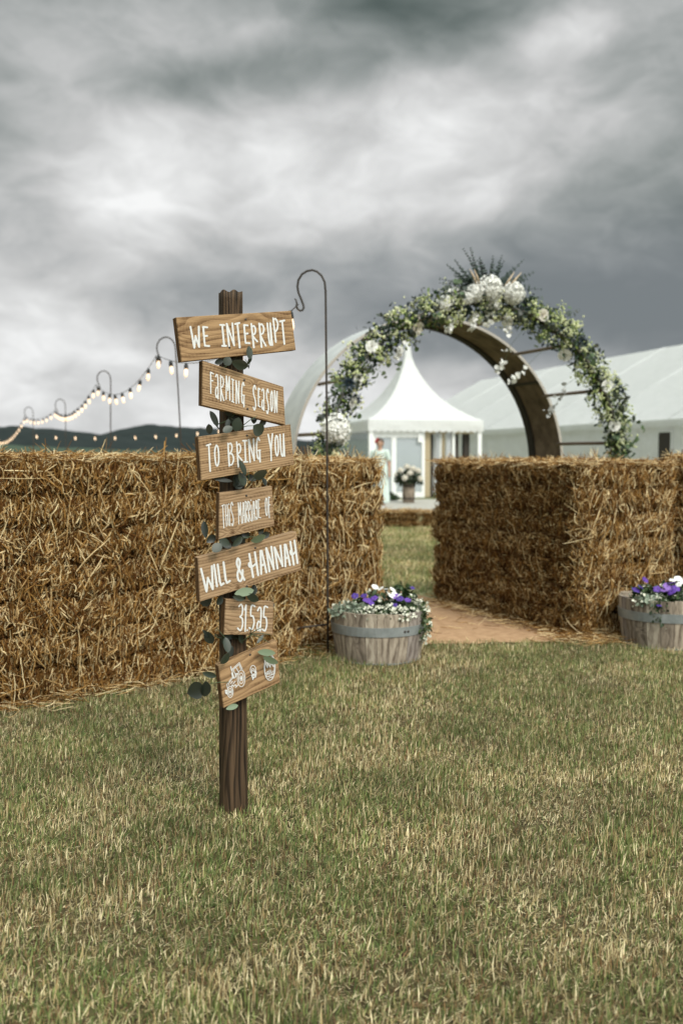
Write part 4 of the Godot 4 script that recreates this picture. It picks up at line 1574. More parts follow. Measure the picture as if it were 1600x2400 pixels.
func hydrangea_shape(sd: int) -> ArrayMesh:
	var r := RandomNumberGenerator.new()
	r.seed = sd
	var b := MB.new()
	var core := []
	for i in 7:
		var row := PackedVector3Array()
		for j in 13:
			var p := PI * i / 6.0
			row.append(Vector3(sin(p) * cos(-TAU * j / 12.0), cos(p), sin(p) * sin(-TAU * j / 12.0)) * 0.29)
		core.append(row)
	b.grid(core)
	var n := 110
	for i in n:
		var y := 1.0 - 1.75 * (i + 0.5) / n
		var a := i * 2.39996
		var s := sqrt(maxf(0.0, 1.0 - y * y))
		var d := Vector3(cos(a) * s, y, sin(a) * s)
		var lump := 0.40 + 0.075 * sin(d.x * 9.0 + sd) * cos(d.y * 8.0 + sd * 2.0) + 0.05 * sin(d.z * 11.0 + sd)
		var c := d * (lump + r.randf_range(-0.03, 0.045))
		var u := d.cross(Vector3(0.3, 0.9, 0.2)).normalized()
		var v := d.cross(u)
		var spin := r.randf() * TAU
		for k in 4:
			var p := spin + k * PI / 2
			var e := u * cos(p) + v * sin(p)
			var f := u * cos(p + 1.57) + v * sin(p + 1.57)
			var w := 0.088 * r.randf_range(0.8, 1.15)
			b.group = -1
			b.quad(c, c + e * w - f * w * 0.62 + d * 0.045, c + e * w * 1.45 + d * r.randf_range(-0.03, 0.03), c + e * w + f * w * 0.62 + d * 0.045)
	return b.done()


func thistle_shape() -> ArrayMesh:
	var b := MB.new()
	for i in 46:
		var y := 1.0 - 1.6 * (i + 0.5) / 46
		var a := i * 2.39996
		var s := sqrt(maxf(0.0, 1.0 - y * y))
		var d := Vector3(cos(a) * s, y, sin(a) * s)
		var u := d.cross(Vector3(0.3, 0.2, 0.9)).normalized() * 0.045
		var v := d.cross(u)
		var c := d * 0.16
		b.group = -1
		b.tri(c + u, c - u, d * 0.5)
		b.tri(c + v, c - v, d * 0.5)
	for k in 9:
		var a := TAU * k / 9
		var d := Vector3(cos(a), 0.1, sin(a))
		var s := Vector3(-sin(a), 0, cos(a)) * 0.07
		b.tri(d * 0.1 + s, d * 0.1 - s, d * 0.85)
	return b.done()


func facing(d: Vector3, spin: float) -> Basis:
	var y := d.normalized()
	var x := y.cross(Vector3(0.21, 0.3, 0.93)).normalized()
	var z := x.cross(y)
	return Basis(x, y, z) * Basis(Vector3.UP, spin)


func garland() -> void:
	var t := thing("flower_garland", "thick garland of white flowers and green foliage laid over the front of the arch", "flower garland", ARCH_FRONT)
	t.rotation.y = deg_to_rad(ARCH_TURN)
	var wide := func(th: float) -> float: return 0.122 + 0.040 * sin(th) + 0.055 * noise_b.get_noise_1d(th * 4.0)
	var spot := func(th: float, rad: float, ang: float) -> Vector3:
		var c := arch_point(th, ARCH_R - 0.01, 0.03)
		var o := Vector3(cos(th), sin(th), 0) if th > 0.0 and th < PI else Vector3(1.0 if th <= 0.0 else -1.0, 0, 0)
		return c + o * cos(ang) * rad + Vector3(0, 0, 1) * sin(ang) * rad
	var th_lo := -0.06
	var th_hi := PI + 0.10
	# foliage
	var leafs := [leaf_shape(0.2, 0.15, 1.0), leaf_shape(0.1, 0.3, 1.25)]
	var where := [[], []]
	var tints := [PackedColorArray(), PackedColorArray()]
	var greens := [Vector3(0.008, 0.020, 0.010), Vector3(0.022, 0.052, 0.014), Vector3(0.075, 0.125, 0.018), Vector3(0.020, 0.052, 0.022), Vector3(0.15, 0.20, 0.035)]
	for i in 6800:
		var th := rng.randf_range(th_lo, th_hi)
		var w: float = wide.call(th)
		var ang := rng.randf() * TAU
		var rad := w * sqrt(rng.randf()) * (1.0 if rng.randf() < 0.9 else 1.45)
		var p: Vector3 = spot.call(th, rad, ang)
		var patch := noise_b.get_noise_1d(th * 6.0 + 30.0)
		var g: Vector3 = greens[0] if rng.randf() < 0.5 + patch * 0.6 else greens[1 + rng.randi() % 4]
		g = g * rng.randf_range(0.7, 1.3)
		var d := Vector3(rng.randfn(), rng.randfn() * 0.8 - 0.1, rng.randfn() + 0.3).normalized()
		var k := rng.randi() % 2
		var l := rng.randf_range(0.03, 0.062)
		where[k].append(Transform3D(facing(d, rng.randf() * TAU) * Basis(Vector3(0, 0, 1), 0.0) * Basis.from_scale(Vector3(l, l * rng.randf_range(0.3, 0.55), l)), p))
		tints[k].append(Color(g.x, g.y, g.z))
	for k in 2:
		scatter("foliage", leafs[k], M.leafy, where[k], tints[k], t)
	# round eucalyptus leaves on the outside
	var mats := [M.euc0, M.euc1, M.euc1, M.euc2, M.euc3, M.euc3]
	var rounds := [leaf_shape(0.08, 0.08, 0.9), leaf_shape(0.2, 0.15, 0.95)]
	for k in 48:
		var th := lerpf(th_lo, th_hi, (k + rng.randf()) / 48.0)
		var w: float = wide.call(th)
		var ang := rng.randf_range(-0.5, PI + 0.5)
		var p0: Vector3 = spot.call(th, w * 0.5, ang)
		var p1: Vector3 = spot.call(th + rng.randf_range(-0.10, 0.10), w * rng.randf_range(1.25, 2.0), ang + rng.randf_range(-0.3, 0.3))
		p1.y -= 0.05
		var st := MB.new()
		st.tube(PackedVector3Array([p0, p0.lerp(p1, 0.55) + Vector3(0, 0.02, 0.01), p1]), [0.0025, 0.002, 0.001], 4)
		put("stem", st.done(), M.twig_green, t)
		var m: Material = mats[rng.randi() % 6]
		for j in 6:
			var f := 0.3 + 0.75 * j / 5.0
			var o := put("leaf", rounds[j % 2], m, t)
			var l := rng.randf_range(0.05, 0.085) * (1.1 - 0.35 * f)
			var turn := facing((p1 - p0).normalized() + Vector3(rng.randfn(), rng.randfn(), rng.randfn() + 0.6) * 0.7, rng.randf() * TAU)
			o.transform = Transform3D(turn * Basis(Vector3(1, 0, 0), -PI / 2) * Basis.from_scale(Vector3(l, l * 0.85, l)), p0.lerp(p1, f))
	# little cream and lime buds in sprays
	var ball := SphereMesh.new()
	ball.radius = 0.5
	ball.height = 1.0
	ball.radial_segments = 7
	ball.rings = 4
	var bw := []
	var bt := PackedColorArray()
	for i in 330:
		var th := rng.randf_range(th_lo, th_hi)
		var w: float = wide.call(th)
		if noise_b.get_noise_1d(th * 6.0 + 30.0) > 0.3:
			continue
		var c: Vector3 = spot.call(th, w * rng.randf_range(0.6, 1.22), rng.randf_range(-0.8, PI + 0.4))
		var lime := rng.randf()
		for k in 11:
			var s := rng.randf_range(0.013, 0.026)
			bw.append(Transform3D(Basis.from_scale(Vector3(s, s, s)), c + Vector3(rng.randfn(), rng.randfn(), rng.randfn()) * 0.030))
			var a := Vector3(0.24, 0.32, 0.05).lerp(Vector3(0.80, 0.80, 0.52), clampf(lime * 0.7 + rng.randf() * 0.5, 0, 1))
			bt.append(Color(a.x, a.y, a.z))
	scatter("buds", ball, M.petal, bw, bt, t)
	# white roses
	var roses := [rose_shape(5), rose_shape(6), rose_shape(7)]
	var th := th_lo + 0.05
	var i := 0
	while th < th_hi:
		var ang := rng.randf_range(0.2, PI - 0.1)
		var d := Vector3(cos(th) * cos(ang), sin(th) * cos(ang), sin(ang))
		var o := put("rose", roses[i % 3], M.white_petal if i % 4 else M.cream_petal, t)
		var s := rng.randf_range(0.06, 0.09)
		o.transform = Transform3D(facing(d + Vector3(0, 0, 0.6), rng.randf() * TAU) * Basis.from_scale(Vector3(s, s, s)), spot.call(th, (wide.call(th) as float) * rng.randf_range(0.85, 1.1), ang))
		th += rng.randf_range(0.13, 0.36)
		i += 1
	# big heads: at the crown and low on the left leg
	var heads := [hydrangea_shape(3), hydrangea_shape(4)]
	for h in [[1.655, 0.16, 1.0, 0.21], [1.57, 0.20, 0.9, 0.27], [1.535, 0.09, 1.45, 0.20], [1.425, 0.20, 1.0, 0.24], [1.855, 0.11, 1.3, 0.18], [1.73, 0.13, 1.2, 0.15], [2.915, 0.13, 1.6, 0.29], [1.71, 0.14, 1.3, 0.14]]:
		var p: Vector3 = spot.call(h[0], h[1], h[2])
		var o := put("hydrangea", heads[i % 2], M.white_petal, t)
		i += 1
		o.transform = Transform3D(facing(Vector3(rng.randfn() * 0.2, 0.35, 1.0), rng.randf() * TAU) * Basis.from_scale(Vector3(h[3], h[3], h[3])), p)
	# steel blue thistles
	var spiky := thistle_shape()
	for h in [2.58, 2.66, 2.7, 0.52, 0.47, 0.86]:
		var p: Vector3 = spot.call(h + rng.randf_range(-0.03, 0.03), (wide.call(h) as float) * 1.0, rng.randf_range(0.4, 2.6))
		var o := put("thistle", spiky, M.thistle, t)
		var s := rng.randf_range(0.10, 0.15)
		o.transform = Transform3D(facing(Vector3(rng.randfn() * 0.4, 0.4, 1.0), 0.0) * Basis.from_scale(Vector3(s, s, s)), p)
	# the fan of eucalyptus twigs at the crown
	var small := leaf_shape(0.15, 0.1, 1.0)
	for k in 46:
		var a := deg_to_rad(lerpf(-6.0, 186.0, k / 45.0)) + rng.randfn(0.0, 0.11)
		var mid := absf(k / 45.0 - 0.5) * 2.0
		var l := rng.randf_range(0.26, 0.40) * (0.85 + 0.45 * mid)
		if k % 3 != 0:
			l *= rng.randf_range(0.35, 0.85)
		var root := Vector3(cos(a) * 0.16 + 0.02, ARCH_R + 0.10 + 0.05 * sin(a), 0.10 + rng.randf_range(-0.06, 0.03))
		var dir := Vector3(cos(a), sin(a) * 0.86 + 0.12, rng.randf_range(-0.12, 0.2)).normalized()
		var bow := rng.randf_range(-0.06, 0.06)
		var path := PackedVector3Array()
		var lw := []
		var lt := PackedColorArray()
		for j in 7:
			var f := j / 6.0
			path.append(root + dir * l * f + Vector3(bow * f * f, -0.04 * f * f * (1.0 - sin(a)), 0))
		var b := MB.new()
		b.tube(path, [0.0035, 0.003, 0.003, 0.0025, 0.002, 0.0016, 0.001], 4)
		var o := put("twig", b.done(), M.twig_dark, t)
		var n := int(l / 0.026)
		for j in n:
			var f := (j + 1.0) / n
			if f < 0.12:
				continue
			var p := root + dir * l * f + Vector3(bow * f * f, -0.04 * f * f * (1.0 - sin(a)), 0)
			for s in [1.0, -1.0]:
				var side: Vector3 = dir.cross(Vector3(0, 0, 1)).normalized() * s
				var turn := j * 1.57
				var out: Vector3 = (side * cos(turn) + Vector3(0, 0, s) * sin(turn) + dir * 0.5).normalized()
				var sz := lerpf(0.046, 0.014, f) * rng.randf_range(0.8, 1.2)
				var y: Vector3 = out.cross(dir).normalized()
				lw.append(Transform3D(Basis(out * sz, y.cross(out) * sz * 0.8, y * sz), p))
				var g := Vector3(0.020, 0.036, 0.030).lerp(Vector3(0.06, 0.085, 0.07), rng.randf())
				lt.append(Color(g.x, g.y, g.z))
		scatter("twig_leaves", small, M.leafy, lw, lt, o)
	# dried peach plumes
	for h in [[-0.13, 0.25, 0.5], [0.15, 0.22, 0.45], [0.2, 0.24, 0.3], [-0.16, 0.2, 0.7]]:
		var b := MB.new()
		var root := Vector3(h[0], ARCH_R + 0.14, 0.16)
		b.tube(PackedVector3Array([root, root + Vector3(h[0] * 0.25, 0.06, 0.02), root + Vector3(h[0] * 0.6, 0.14, 0.03)]), [0.006, 0.011, 0.002], 6)
		put("plume", b.done(), M.peach, t)
	# white sprays that hang from the garland
	var disc := leaf_shape(0.3, 0.2, 0.85)
	for h in [[0.25, 1.22, 0.12, 0.97, 1.0], [0.44, 1.02, 0.24, 0.86, 1.0], [-0.14, 1.56, -0.18, 1.36, 1.0], [-0.40, 1.47, -0.44, 1.33, 1.0], [0.02, 1.55, -0.02, 1.42, 1.0], [0.20, 1.52, 0.24, 1.36, 1.0], [-0.95, 1.20, -0.98, 1.06, 1.0], [0.90, 0.84, 0.68, 0.52, 0.5]]:
		var path := PackedVector3Array()
		for j in 6:
			var f := j / 5.0
			path.append(Vector3(lerpf(h[0], h[2], f), lerpf(h[1], h[3], f) - 0.03 * sin(PI * f), 0.10))
		if h[0] > 0.22:
			# the vine it hangs by
			var v := MB.new()
			v.tube(PackedVector3Array([Vector3(h[0] * 1.3 + 0.22, h[1] + 0.30, 0.08), Vector3(h[0] * 1.1 + 0.08, h[1] + 0.12, 0.11), path[0]]), [0.0016], 4)
			put("vine", v.done(), M.twig_green, t)
		var b := MB.new()
		b.tube(path, [0.002, 0.0015], 4)
		var o := put("spray", b.done(), M.twig_green, t)
		var lw := []
		var lt := PackedColorArray()
		for j in 26:
			var f := rng.randf()
			var q := path[0].lerp(path[5], f)
			q = path[mini(int(f * 5), 4)].lerp(path[mini(int(f * 5), 4) + 1], f * 5 - int(f * 5)) + Vector3(rng.randfn(), rng.randfn(), rng.randfn()) * 0.014
			var sz := rng.randf_range(0.028, 0.048)
			lw.append(Transform3D(facing(Vector3(rng.randfn(), rng.randfn(), rng.randfn()), rng.randf() * TAU) * Basis.from_scale(Vector3(sz, sz, sz)), q))
			var dim: float = h[4]
			lt.append(Color(0.78 * dim, 0.77 * dim, 0.74 * dim))
		scatter("petals", disc, M.petal, lw, lt, o)
	# dark green foam holder at the foot of the right leg
	var w := MB.new()
	w.lathe(PackedVector2Array([Vector2(0.001, 0.30), Vector2(0.045, 0.295), Vector2(0.052, 0.26), Vector2(0.052, 0.02), Vector2(0.044, 0.0), Vector2(0.001, 0.0)]), 16)
	var o := put("foam_holder", w.done(), M.wrap, t)
	o.position = Vector3(ARCH_R - 0.01, -0.32, 0.06)


# ------------------------------------------------------------------ half barrels and their plants
func stave_shape(a0: float, a1: float, h: float, r_top: float, r_base: float, dip: float) -> ArrayMesh:
	var b := MB.new()
	var ring := func(a: float, f: float, inner: bool) -> Vector3:
		var r := lerpf(r_base, r_top, f) + 0.012 * sin(PI * clampf(f * 0.8 + 0.1, 0, 1)) - (0.022 if inner else 0.0)
		return Vector3(cos(a) * r, f * h - (dip if f > 0.9 else 0.0), sin(a) * r)
	b.group = -1
	var m := (a0 + a1) / 2.0
	for i in 4:
		var f0 := i / 4.0
		var f1 := (i + 1) / 4.0
		for s in [[a0, m], [m, a1]]:
			b.quad(ring.call(s[1], f1, false), ring.call(s[0], f1, false), ring.call(s[0], f0, false), ring.call(s[1], f0, false), Vector2(f1 * 0.8, s[1]), Vector2(f1 * 0.8, s[0]), Vector2(f0 * 0.8, s[0]), Vector2(f0 * 0.8, s[1]))
		b.quad(ring.call(a0, f1, false), ring.call(a0, f1, true), ring.call(a0, f0, true), ring.call(a0, f0, false))
		b.quad(ring.call(a1, f1, true), ring.call(a1, f1, false), ring.call(a1, f0, false), ring.call(a1, f0, true))
	b.quad(ring.call(a0, 1.0, false), ring.call(a1, 1.0, false), ring.call(a1, 1.0, true), ring.call(a0, 1.0, true))
	b.quad(ring.call(a0, 1.0, true), ring.call(a1, 1.0, true), ring.call(a1, 0.5, true), ring.call(a0, 0.5, true))
	return b.done()


func half_barrel(label: String, at: Vector3, h: float, r_top: float, r_base: float, turn: float) -> void:
	var t := thing("half_barrel", label, "barrel planter", at, "half barrels planted with flowers")
	t.rotation.y = turn
	var a := 0.0
	var i := 0
	while a < TAU - 0.02:
		var w := rng.randf_range(0.20, 0.30)
		var e := a + w
		if TAU - e < 0.16:
			e = TAU
		var m: Material = [M.stave_a, M.stave_b, M.stave_c, M.stave_a, M.stave_d][rng.randi() % 5]
		put("stave", stave_shape(a + 0.004, e - 0.004, h, r_top + rng.randf_range(-0.003, 0.003), r_base, rng.randf_range(0.0, 0.008)), m, t)
		a = e
		i += 1
	for hb in [[0.56, 0.74], [-0.02, 0.045]]:
		var b := MB.new()
		var rows := []
		for k in 5:
			var f: float = [hb[1], hb[1], hb[0], hb[0], hb[1]][k]
			var extra: float = [0.0005, 0.0055, 0.0055, 0.0005, 0.0005][k]
			var row := PackedVector3Array()
			for j in 49:
				var an := TAU * j / 48.0
				var r := lerpf(r_base, r_top, f) + 0.012 * sin(PI * clampf(f * 0.8 + 0.1, 0, 1)) + extra
				row.append(Vector3(cos(-an) * r, f * h, sin(-an) * r))
			rows.append(row)
		b.group = -1
		b.grid(rows)
		var hoop := put("hoop", b.done(), M.galvanised, t)
		for an in [1.25, 1.33]:
			var rb := MB.new()
			rb.lathe(PackedVector2Array([Vector2(0.0, 0.004), Vector2(0.006, 0.003), Vector2(0.009, 0.0)]), 8)
			var rv := put("rivet", rb.done(), M.iron, hoop)
			var f: float = (hb[0] + hb[1]) / 2.0
			var r := lerpf(r_base, r_top, f) + 0.0165
			rv.transform = Transform3D(facing(Vector3(cos(an), 0, sin(an)), 0.0), Vector3(cos(an) * r, f * h, sin(an) * r))
	var s := MB.new()
	s.lathe(PackedVector2Array([Vector2(0.001, h - 0.035), Vector2(r_top * 0.6, h - 0.04), Vector2(r_top - 0.02, h - 0.06)]), 24)
	put("soil", s.done(), M.soil, t)


func pansy_shape() -> ArrayMesh:
	var b := MB.new()
	for k in 5:
		var a := TAU * k / 5.0 + 0.3
		var d := Vector3(cos(a), 0, sin(a))
		var s := Vector3(-sin(a), 0, cos(a))
		var rows := []
		for i in 4:
			var f := i / 3.0
			var row := PackedVector3Array()
			for j in 4:
				var g := j / 3.0 - 0.5
				row.append(d * (0.06 + f * 0.42) + s * g * (0.14 + 0.62 * sin(f * 2.4)) + Vector3(0, 0.07 * sin(f * 3.0) + 0.05 * sin(g * 9.0 + k) * f - 0.04 * f, 0))
			rows.append(row)
		b.grid(rows)
	return b.done()


func daisy_shape() -> ArrayMesh:
	var b := MB.new()
	for k in 13:
		var a := TAU * k / 13.0
		var d := Vector3(cos(a), 0, sin(a))
		var s := Vector3(-sin(a), 0, cos(a)) * 0.085
		var y := Vector3(0, 0.02 if k % 2 else 0.0, 0)
		b.quad(d * 0.1 - s * 0.6 + y, d * 0.1 + s * 0.6 + y, d * 0.42 + s + y, d * 0.42 - s + y)
		b.tri(d * 0.42 - s + y, d * 0.42 + s + y, d * 0.5 + y)
	return b.done()


# a plant of many small leaves in a dome, with its flowers
func plant(called: String, label: String, cat: String, at: Vector3, size: Vector3, leaf_count: int, leaf_len: float, greens: Array, flower: String, flower_mesh: Mesh, flower_mats: Array, spots: Array, flower_size: float, buds: int, bud_tint: Vector3, droop := 0.0) -> void:
	var t := thing(called, label, cat, at, "plants in the half barrels")
	var where := []
	var tints := PackedColorArray()
	var lm := leaf_shape(0.2, 0.2, 1.0)
	for i in leaf_count:
		var d := Vector3(rng.randfn(), rng.randfn(), rng.randfn()).normalized() * pow(rng.randf(), 0.4)
		var p := Vector3(d.x * size.x, absf(d.y) * size.y, d.z * size.z)
		if droop > 0.0:
			p.y = d.y * size.y - droop * 0.5
		var g: Vector3 = (greens[0] as Vector3).lerp(greens[1], rng.randf())
		var l := leaf_len * rng.randf_range(0.6, 1.3)
		where.append(Transform3D(facing(Vector3(rng.randfn(), rng.randfn() * 0.6 + 0.5, rng.randfn() + 0.3), rng.randf() * TAU) * Basis(Vector3(1, 0, 0), -PI / 2) * Basis.from_scale(Vector3(l, l * 0.6, l)), p))
		tints.append(Color(g.x, g.y, g.z))
	scatter("foliage", lm, M.leafy, where, tints, t)
	for k in 4:
		var b := MB.new()
		var a := TAU * k / 4.0 + 0.4
		b.tube(PackedVector3Array([Vector3(0, -0.05, 0), Vector3(cos(a) * size.x * 0.3, size.y * 0.4, sin(a) * size.z * 0.3), Vector3(cos(a) * size.x * 0.5, size.y * 0.85, sin(a) * size.z * 0.5)]), [0.003, 0.002], 4)
		put("stem", b.done(), M.twig_green, t)
	for s in spots:
		var o := put(flower, flower_mesh, flower_mats[rng.randi() % flower_mats.size()], t)
		var f := flower_size * rng.randf_range(0.85, 1.15)
		o.transform = Transform3D(facing(Vector3(rng.randfn() * 0.45, 1.0, 0.55 + rng.randfn() * 0.45), rng.randf() * TAU) * Basis.from_scale(Vector3(f, f, f)), s + Vector3(0, -0.012, 0))
	if buds > 0:
		var ball := leaf_shape(0.35, 0.2, 0.8)
		var bw := []
		var bt := PackedColorArray()
		for i in buds / 5:
			var d := Vector3(rng.randfn(), rng.randfn(), rng.randfn()).normalized()
			var c := Vector3(d.x * size.x, absf(d.y) * size.y, d.z * size.z) * 1.02
			if droop > 0.0:
				c.y = d.y * size.y - droop * 0.5
			for k in 5:
				var l := rng.randf_range(0.010, 0.020)
				bw.append(Transform3D(facing(Vector3(rng.randfn(), rng.randfn() + 0.6, rng.randfn() + 0.5), rng.randf() * TAU) * Basis(Vector3(1, 0, 0), -PI / 2) * Basis.from_scale(Vector3(l, l, l)), c + Vector3(rng.randfn(), rng.randfn(), rng.randfn()) * 0.010))
				var v := rng.randf_range(0.8, 1.05)
				bt.append(Color(bud_tint.x * v, bud_tint.y * v, bud_tint.z * v))
		scatter("blossom", ball, M.petal, bw, bt, t)


func dome_spots(n: int, size: Vector3) -> Array:
	var out := []
	for i in n:
		var a := rng.randf() * TAU
		var r := sqrt(rng.randf()) * 0.85
		out.append(Vector3(cos(a) * r * size.x, size.y * (sqrt(1.0 - r * r) * 0.9 + 0.2), sin(a) * r * size.z))
	return out


func barrels() -> void:
	M.stave_d = mapped([M.stave_c.albedo_texture, M.stave_c.heightmap_texture], 0.85, 0.1)
	M.stave_d.albedo_color = Color(0.82, 0.82, 0.86)
	var pansy := pansy_shape()
	var daisy := daisy_shape()
	var violet := flat(0.095, 0.032, 0.27, 0.6)
	var deep := flat(0.05, 0.018, 0.19, 0.6)
	var lilac := flat(0.20, 0.10, 0.37, 0.6)
	var dark := [Vector3(0.012, 0.026, 0.009), Vector3(0.05, 0.085, 0.025)]
	var mid := [Vector3(0.03, 0.05, 0.02), Vector3(0.10, 0.14, 0.05)]
	var silver := [Vector3(0.13, 0.17, 0.12), Vector3(0.33, 0.37, 0.28)]
	var creamy := Vector3(0.74, 0.73, 0.60)
	var a := Vector3(0.235, 0, -6.50)
	half_barrel("half barrel planter of pale staves with one grey hoop, left of the sandy path", a, 0.325, 0.298, 0.262, 0.3)
	var y := 0.30
	var s := Vector3(0.10, 0.09, 0.09)
	plant("silver_plant", "silvery pale leaved plant spilling over the left rim of the left barrel", "plant", a + Vector3(-0.19, y - 0.01, 0.13), Vector3(0.12, 0.085, 0.10), 230, 0.036, silver, "flower", daisy, [M.white_petal], [], 0.03, 30, creamy)
	plant("pansy_plant", "purple pansy plant left of centre in the left barrel", "plant", a + Vector3(-0.06, y, 0.02), Vector3(0.12, 0.12, 0.10), 190, 0.036, dark, "flower", pansy, [violet, violet, deep], [Vector3(-0.035, 0.125, 0.07), Vector3(-0.015, 0.10, 0.10), Vector3(0.01, 0.085, 0.115), Vector3(-0.09, 0.12, 0.05), Vector3(0.03, 0.11, 0.08)], 0.050, 40, creamy)
	plant("white_daisy_plant", "white daisies standing highest in the middle of the left barrel", "plant", a + Vector3(0.06, y, -0.02), Vector3(0.12, 0.13, 0.10), 200, 0.034, dark, "flower", daisy, [M.white_petal], [Vector3(-0.08, 0.165, 0.0), Vector3(-0.045, 0.16, 0.04), Vector3(-0.01, 0.155, 0.03), Vector3(0.03, 0.155, 0.05), Vector3(0.0, 0.135, 0.08), Vector3(0.04, 0.13, 0.09), Vector3(0.065, 0.125, 0.10), Vector3(0.02, 0.12, 0.11)], 0.046, 30, creamy)
	plant("pansy_plant", "purple pansy plant right of the white daisies in the left barrel", "plant", a + Vector3(0.16, y, 0.06), Vector3(0.11, 0.10, 0.10), 190, 0.036, dark, "flower", pansy, [violet, lilac, deep], [Vector3(-0.03, 0.11, 0.06), Vector3(0.02, 0.10, 0.05), Vector3(-0.07, 0.07, 0.10), Vector3(-0.06, 0.12, 0.02)], 0.046, 40, creamy)
	plant("white_alyssum", "small white blossoms hanging over the front of the left barrel", "plant", a + Vector3(0.02, y - 0.01, 0.20), Vector3(0.20, 0.065, 0.09), 380, 0.026, dark, "flower", daisy, [M.white_petal], [], 0.03, 330, creamy)
	plant("trailing_plant", "plant trailing small white flowers down the right side of the left barrel", "plant", a + Vector3(0.27, y - 0.02, 0.12), Vector3(0.055, 0.13, 0.07), 230, 0.026, mid, "flower", daisy, [M.white_petal], [], 0.03, 190, creamy, 0.06)
	plant("leafy_plant", "upright dark leaves at the back right of the left barrel", "plant", a + Vector3(0.17, y + 0.03, -0.10), Vector3(0.09, 0.14, 0.07), 120, 0.045, dark, "flower", pansy, [deep], [Vector3(0.05, 0.12, 0.0)], 0.04, 0, creamy)
	var c := Vector3(2.235, 0, -7.0)
	half_barrel("half barrel planter of darker brown staves at the right edge of the picture", c, 0.335, 0.318, 0.285, 2.1)
	y = 0.31
	plant("pansy_plant", "purple pansies along the left of the right hand barrel", "plant", c + Vector3(-0.17, y, 0.08), Vector3(0.11, 0.10, 0.10), 200, 0.036, dark, "flower", pansy, [violet, violet, deep], [Vector3(-0.05, 0.11, 0.05), Vector3(0.0, 0.15, -0.01), Vector3(-0.08, 0.09, 0.05), Vector3(0.05, 0.10, 0.09)], 0.05, 40, creamy)
	plant("pansy_plant", "large bright violet pansies at the middle of the right hand barrel", "plant", c + Vector3(0.0, y, 0.10), Vector3(0.12, 0.10, 0.10), 200, 0.036, dark, "flower", pansy, [violet, lilac, lilac], [Vector3(-0.06, 0.12, 0.09), Vector3(-0.03, 0.14, 0.07), Vector3(-0.005, 0.11, 0.10), Vector3(-0.04, 0.09, 0.12), Vector3(0.09, 0.13, 0.07), Vector3(0.11, 0.10, 0.09), Vector3(-0.08, 0.10, 0.10)], 0.056, 30, creamy)
	plant("white_pansy_plant", "white pansies behind the violet ones in the right hand barrel", "plant", c + Vector3(0.05, y, 0.0), Vector3(0.14, 0.12, 0.10), 200, 0.036, dark, "flower", pansy, [M.white_petal], [Vector3(-0.04, 0.15, 0.08), Vector3(0.0, 0.16, 0.07), Vector3(0.03, 0.14, 0.10), Vector3(0.06, 0.15, 0.06), Vector3(-0.01, 0.125, 0.12)], 0.05, 40, creamy)
	plant("silver_plant", "pale leaves at the left rim of the right hand barrel", "plant", c + Vector3(-0.18, y - 0.01, 0.20), Vector3(0.10, 0.06, 0.07), 130, 0.036, silver, "flower", daisy, [M.white_petal], [], 0.03, 50, creamy)
	plant("trailing_plant", "dark trailing plant with tiny white dots down the front of the right hand barrel", "plant", c + Vector3(-0.12, y - 0.02, 0.27), Vector3(0.075, 0.10, 0.05), 240, 0.026, dark, "flower", pansy, [deep], [Vector3(-0.03, 0.03, 0.04)], 0.035, 40, creamy, 0.05)
	plant("leafy_plant", "dark green leaves filling the front of the right hand barrel", "plant", c + Vector3(0.09, y - 0.01, 0.18), Vector3(0.17, 0.055, 0.09), 330, 0.03, dark, "flower", pansy, [violet], [Vector3(0.1, 0.05, 0.08)], 0.04, 60, creamy)


# ------------------------------------------------------------------ tents
func cloth_rows(b: MB, a: Vector3, c: Vector3, top: float, bottom: float, waves: float, depth: float, n: int) -> void:
	var rows := []
	var dir := (c - a).normalized()
	var nn := dir.cross(Vector3.UP)
	for y in [top, lerpf(top, bottom, 0.5), bottom]:
		var r := PackedVector3Array()
		for k in n + 1:
			var f := float(k) / n
			r.append(Vector3(0, y, 0) + a.lerp(c, f) + nn * sin(f * waves * TAU) * depth)
		rows.append(r)
	b.grid(rows)


# a hanging strip whose lower edge is cut in scallops
func valance(a: Vector3, c: Vector3, h: float, scallop: float, drop: float) -> ArrayMesh:
	var b := MB.new()
	b.group = -1
	var n := maxi(int(a.distance_to(c) / scallop), 1)
	for i in n:
		for k in 8:
			var f0 := (i + k / 8.0) / n
			var f1 := (i + (k + 1) / 8.0) / n
			var d0 := h + drop * sin(PI * k / 8.0)
			var d1 := h + drop * sin(PI * (k + 1) / 8.0)
			var p := a.lerp(c, f0)
			var q := a.lerp(c, f1)
			b.quad(p, q, q - Vector3(0, d1, 0), p - Vector3(0, d0, 0))
	return b.done()


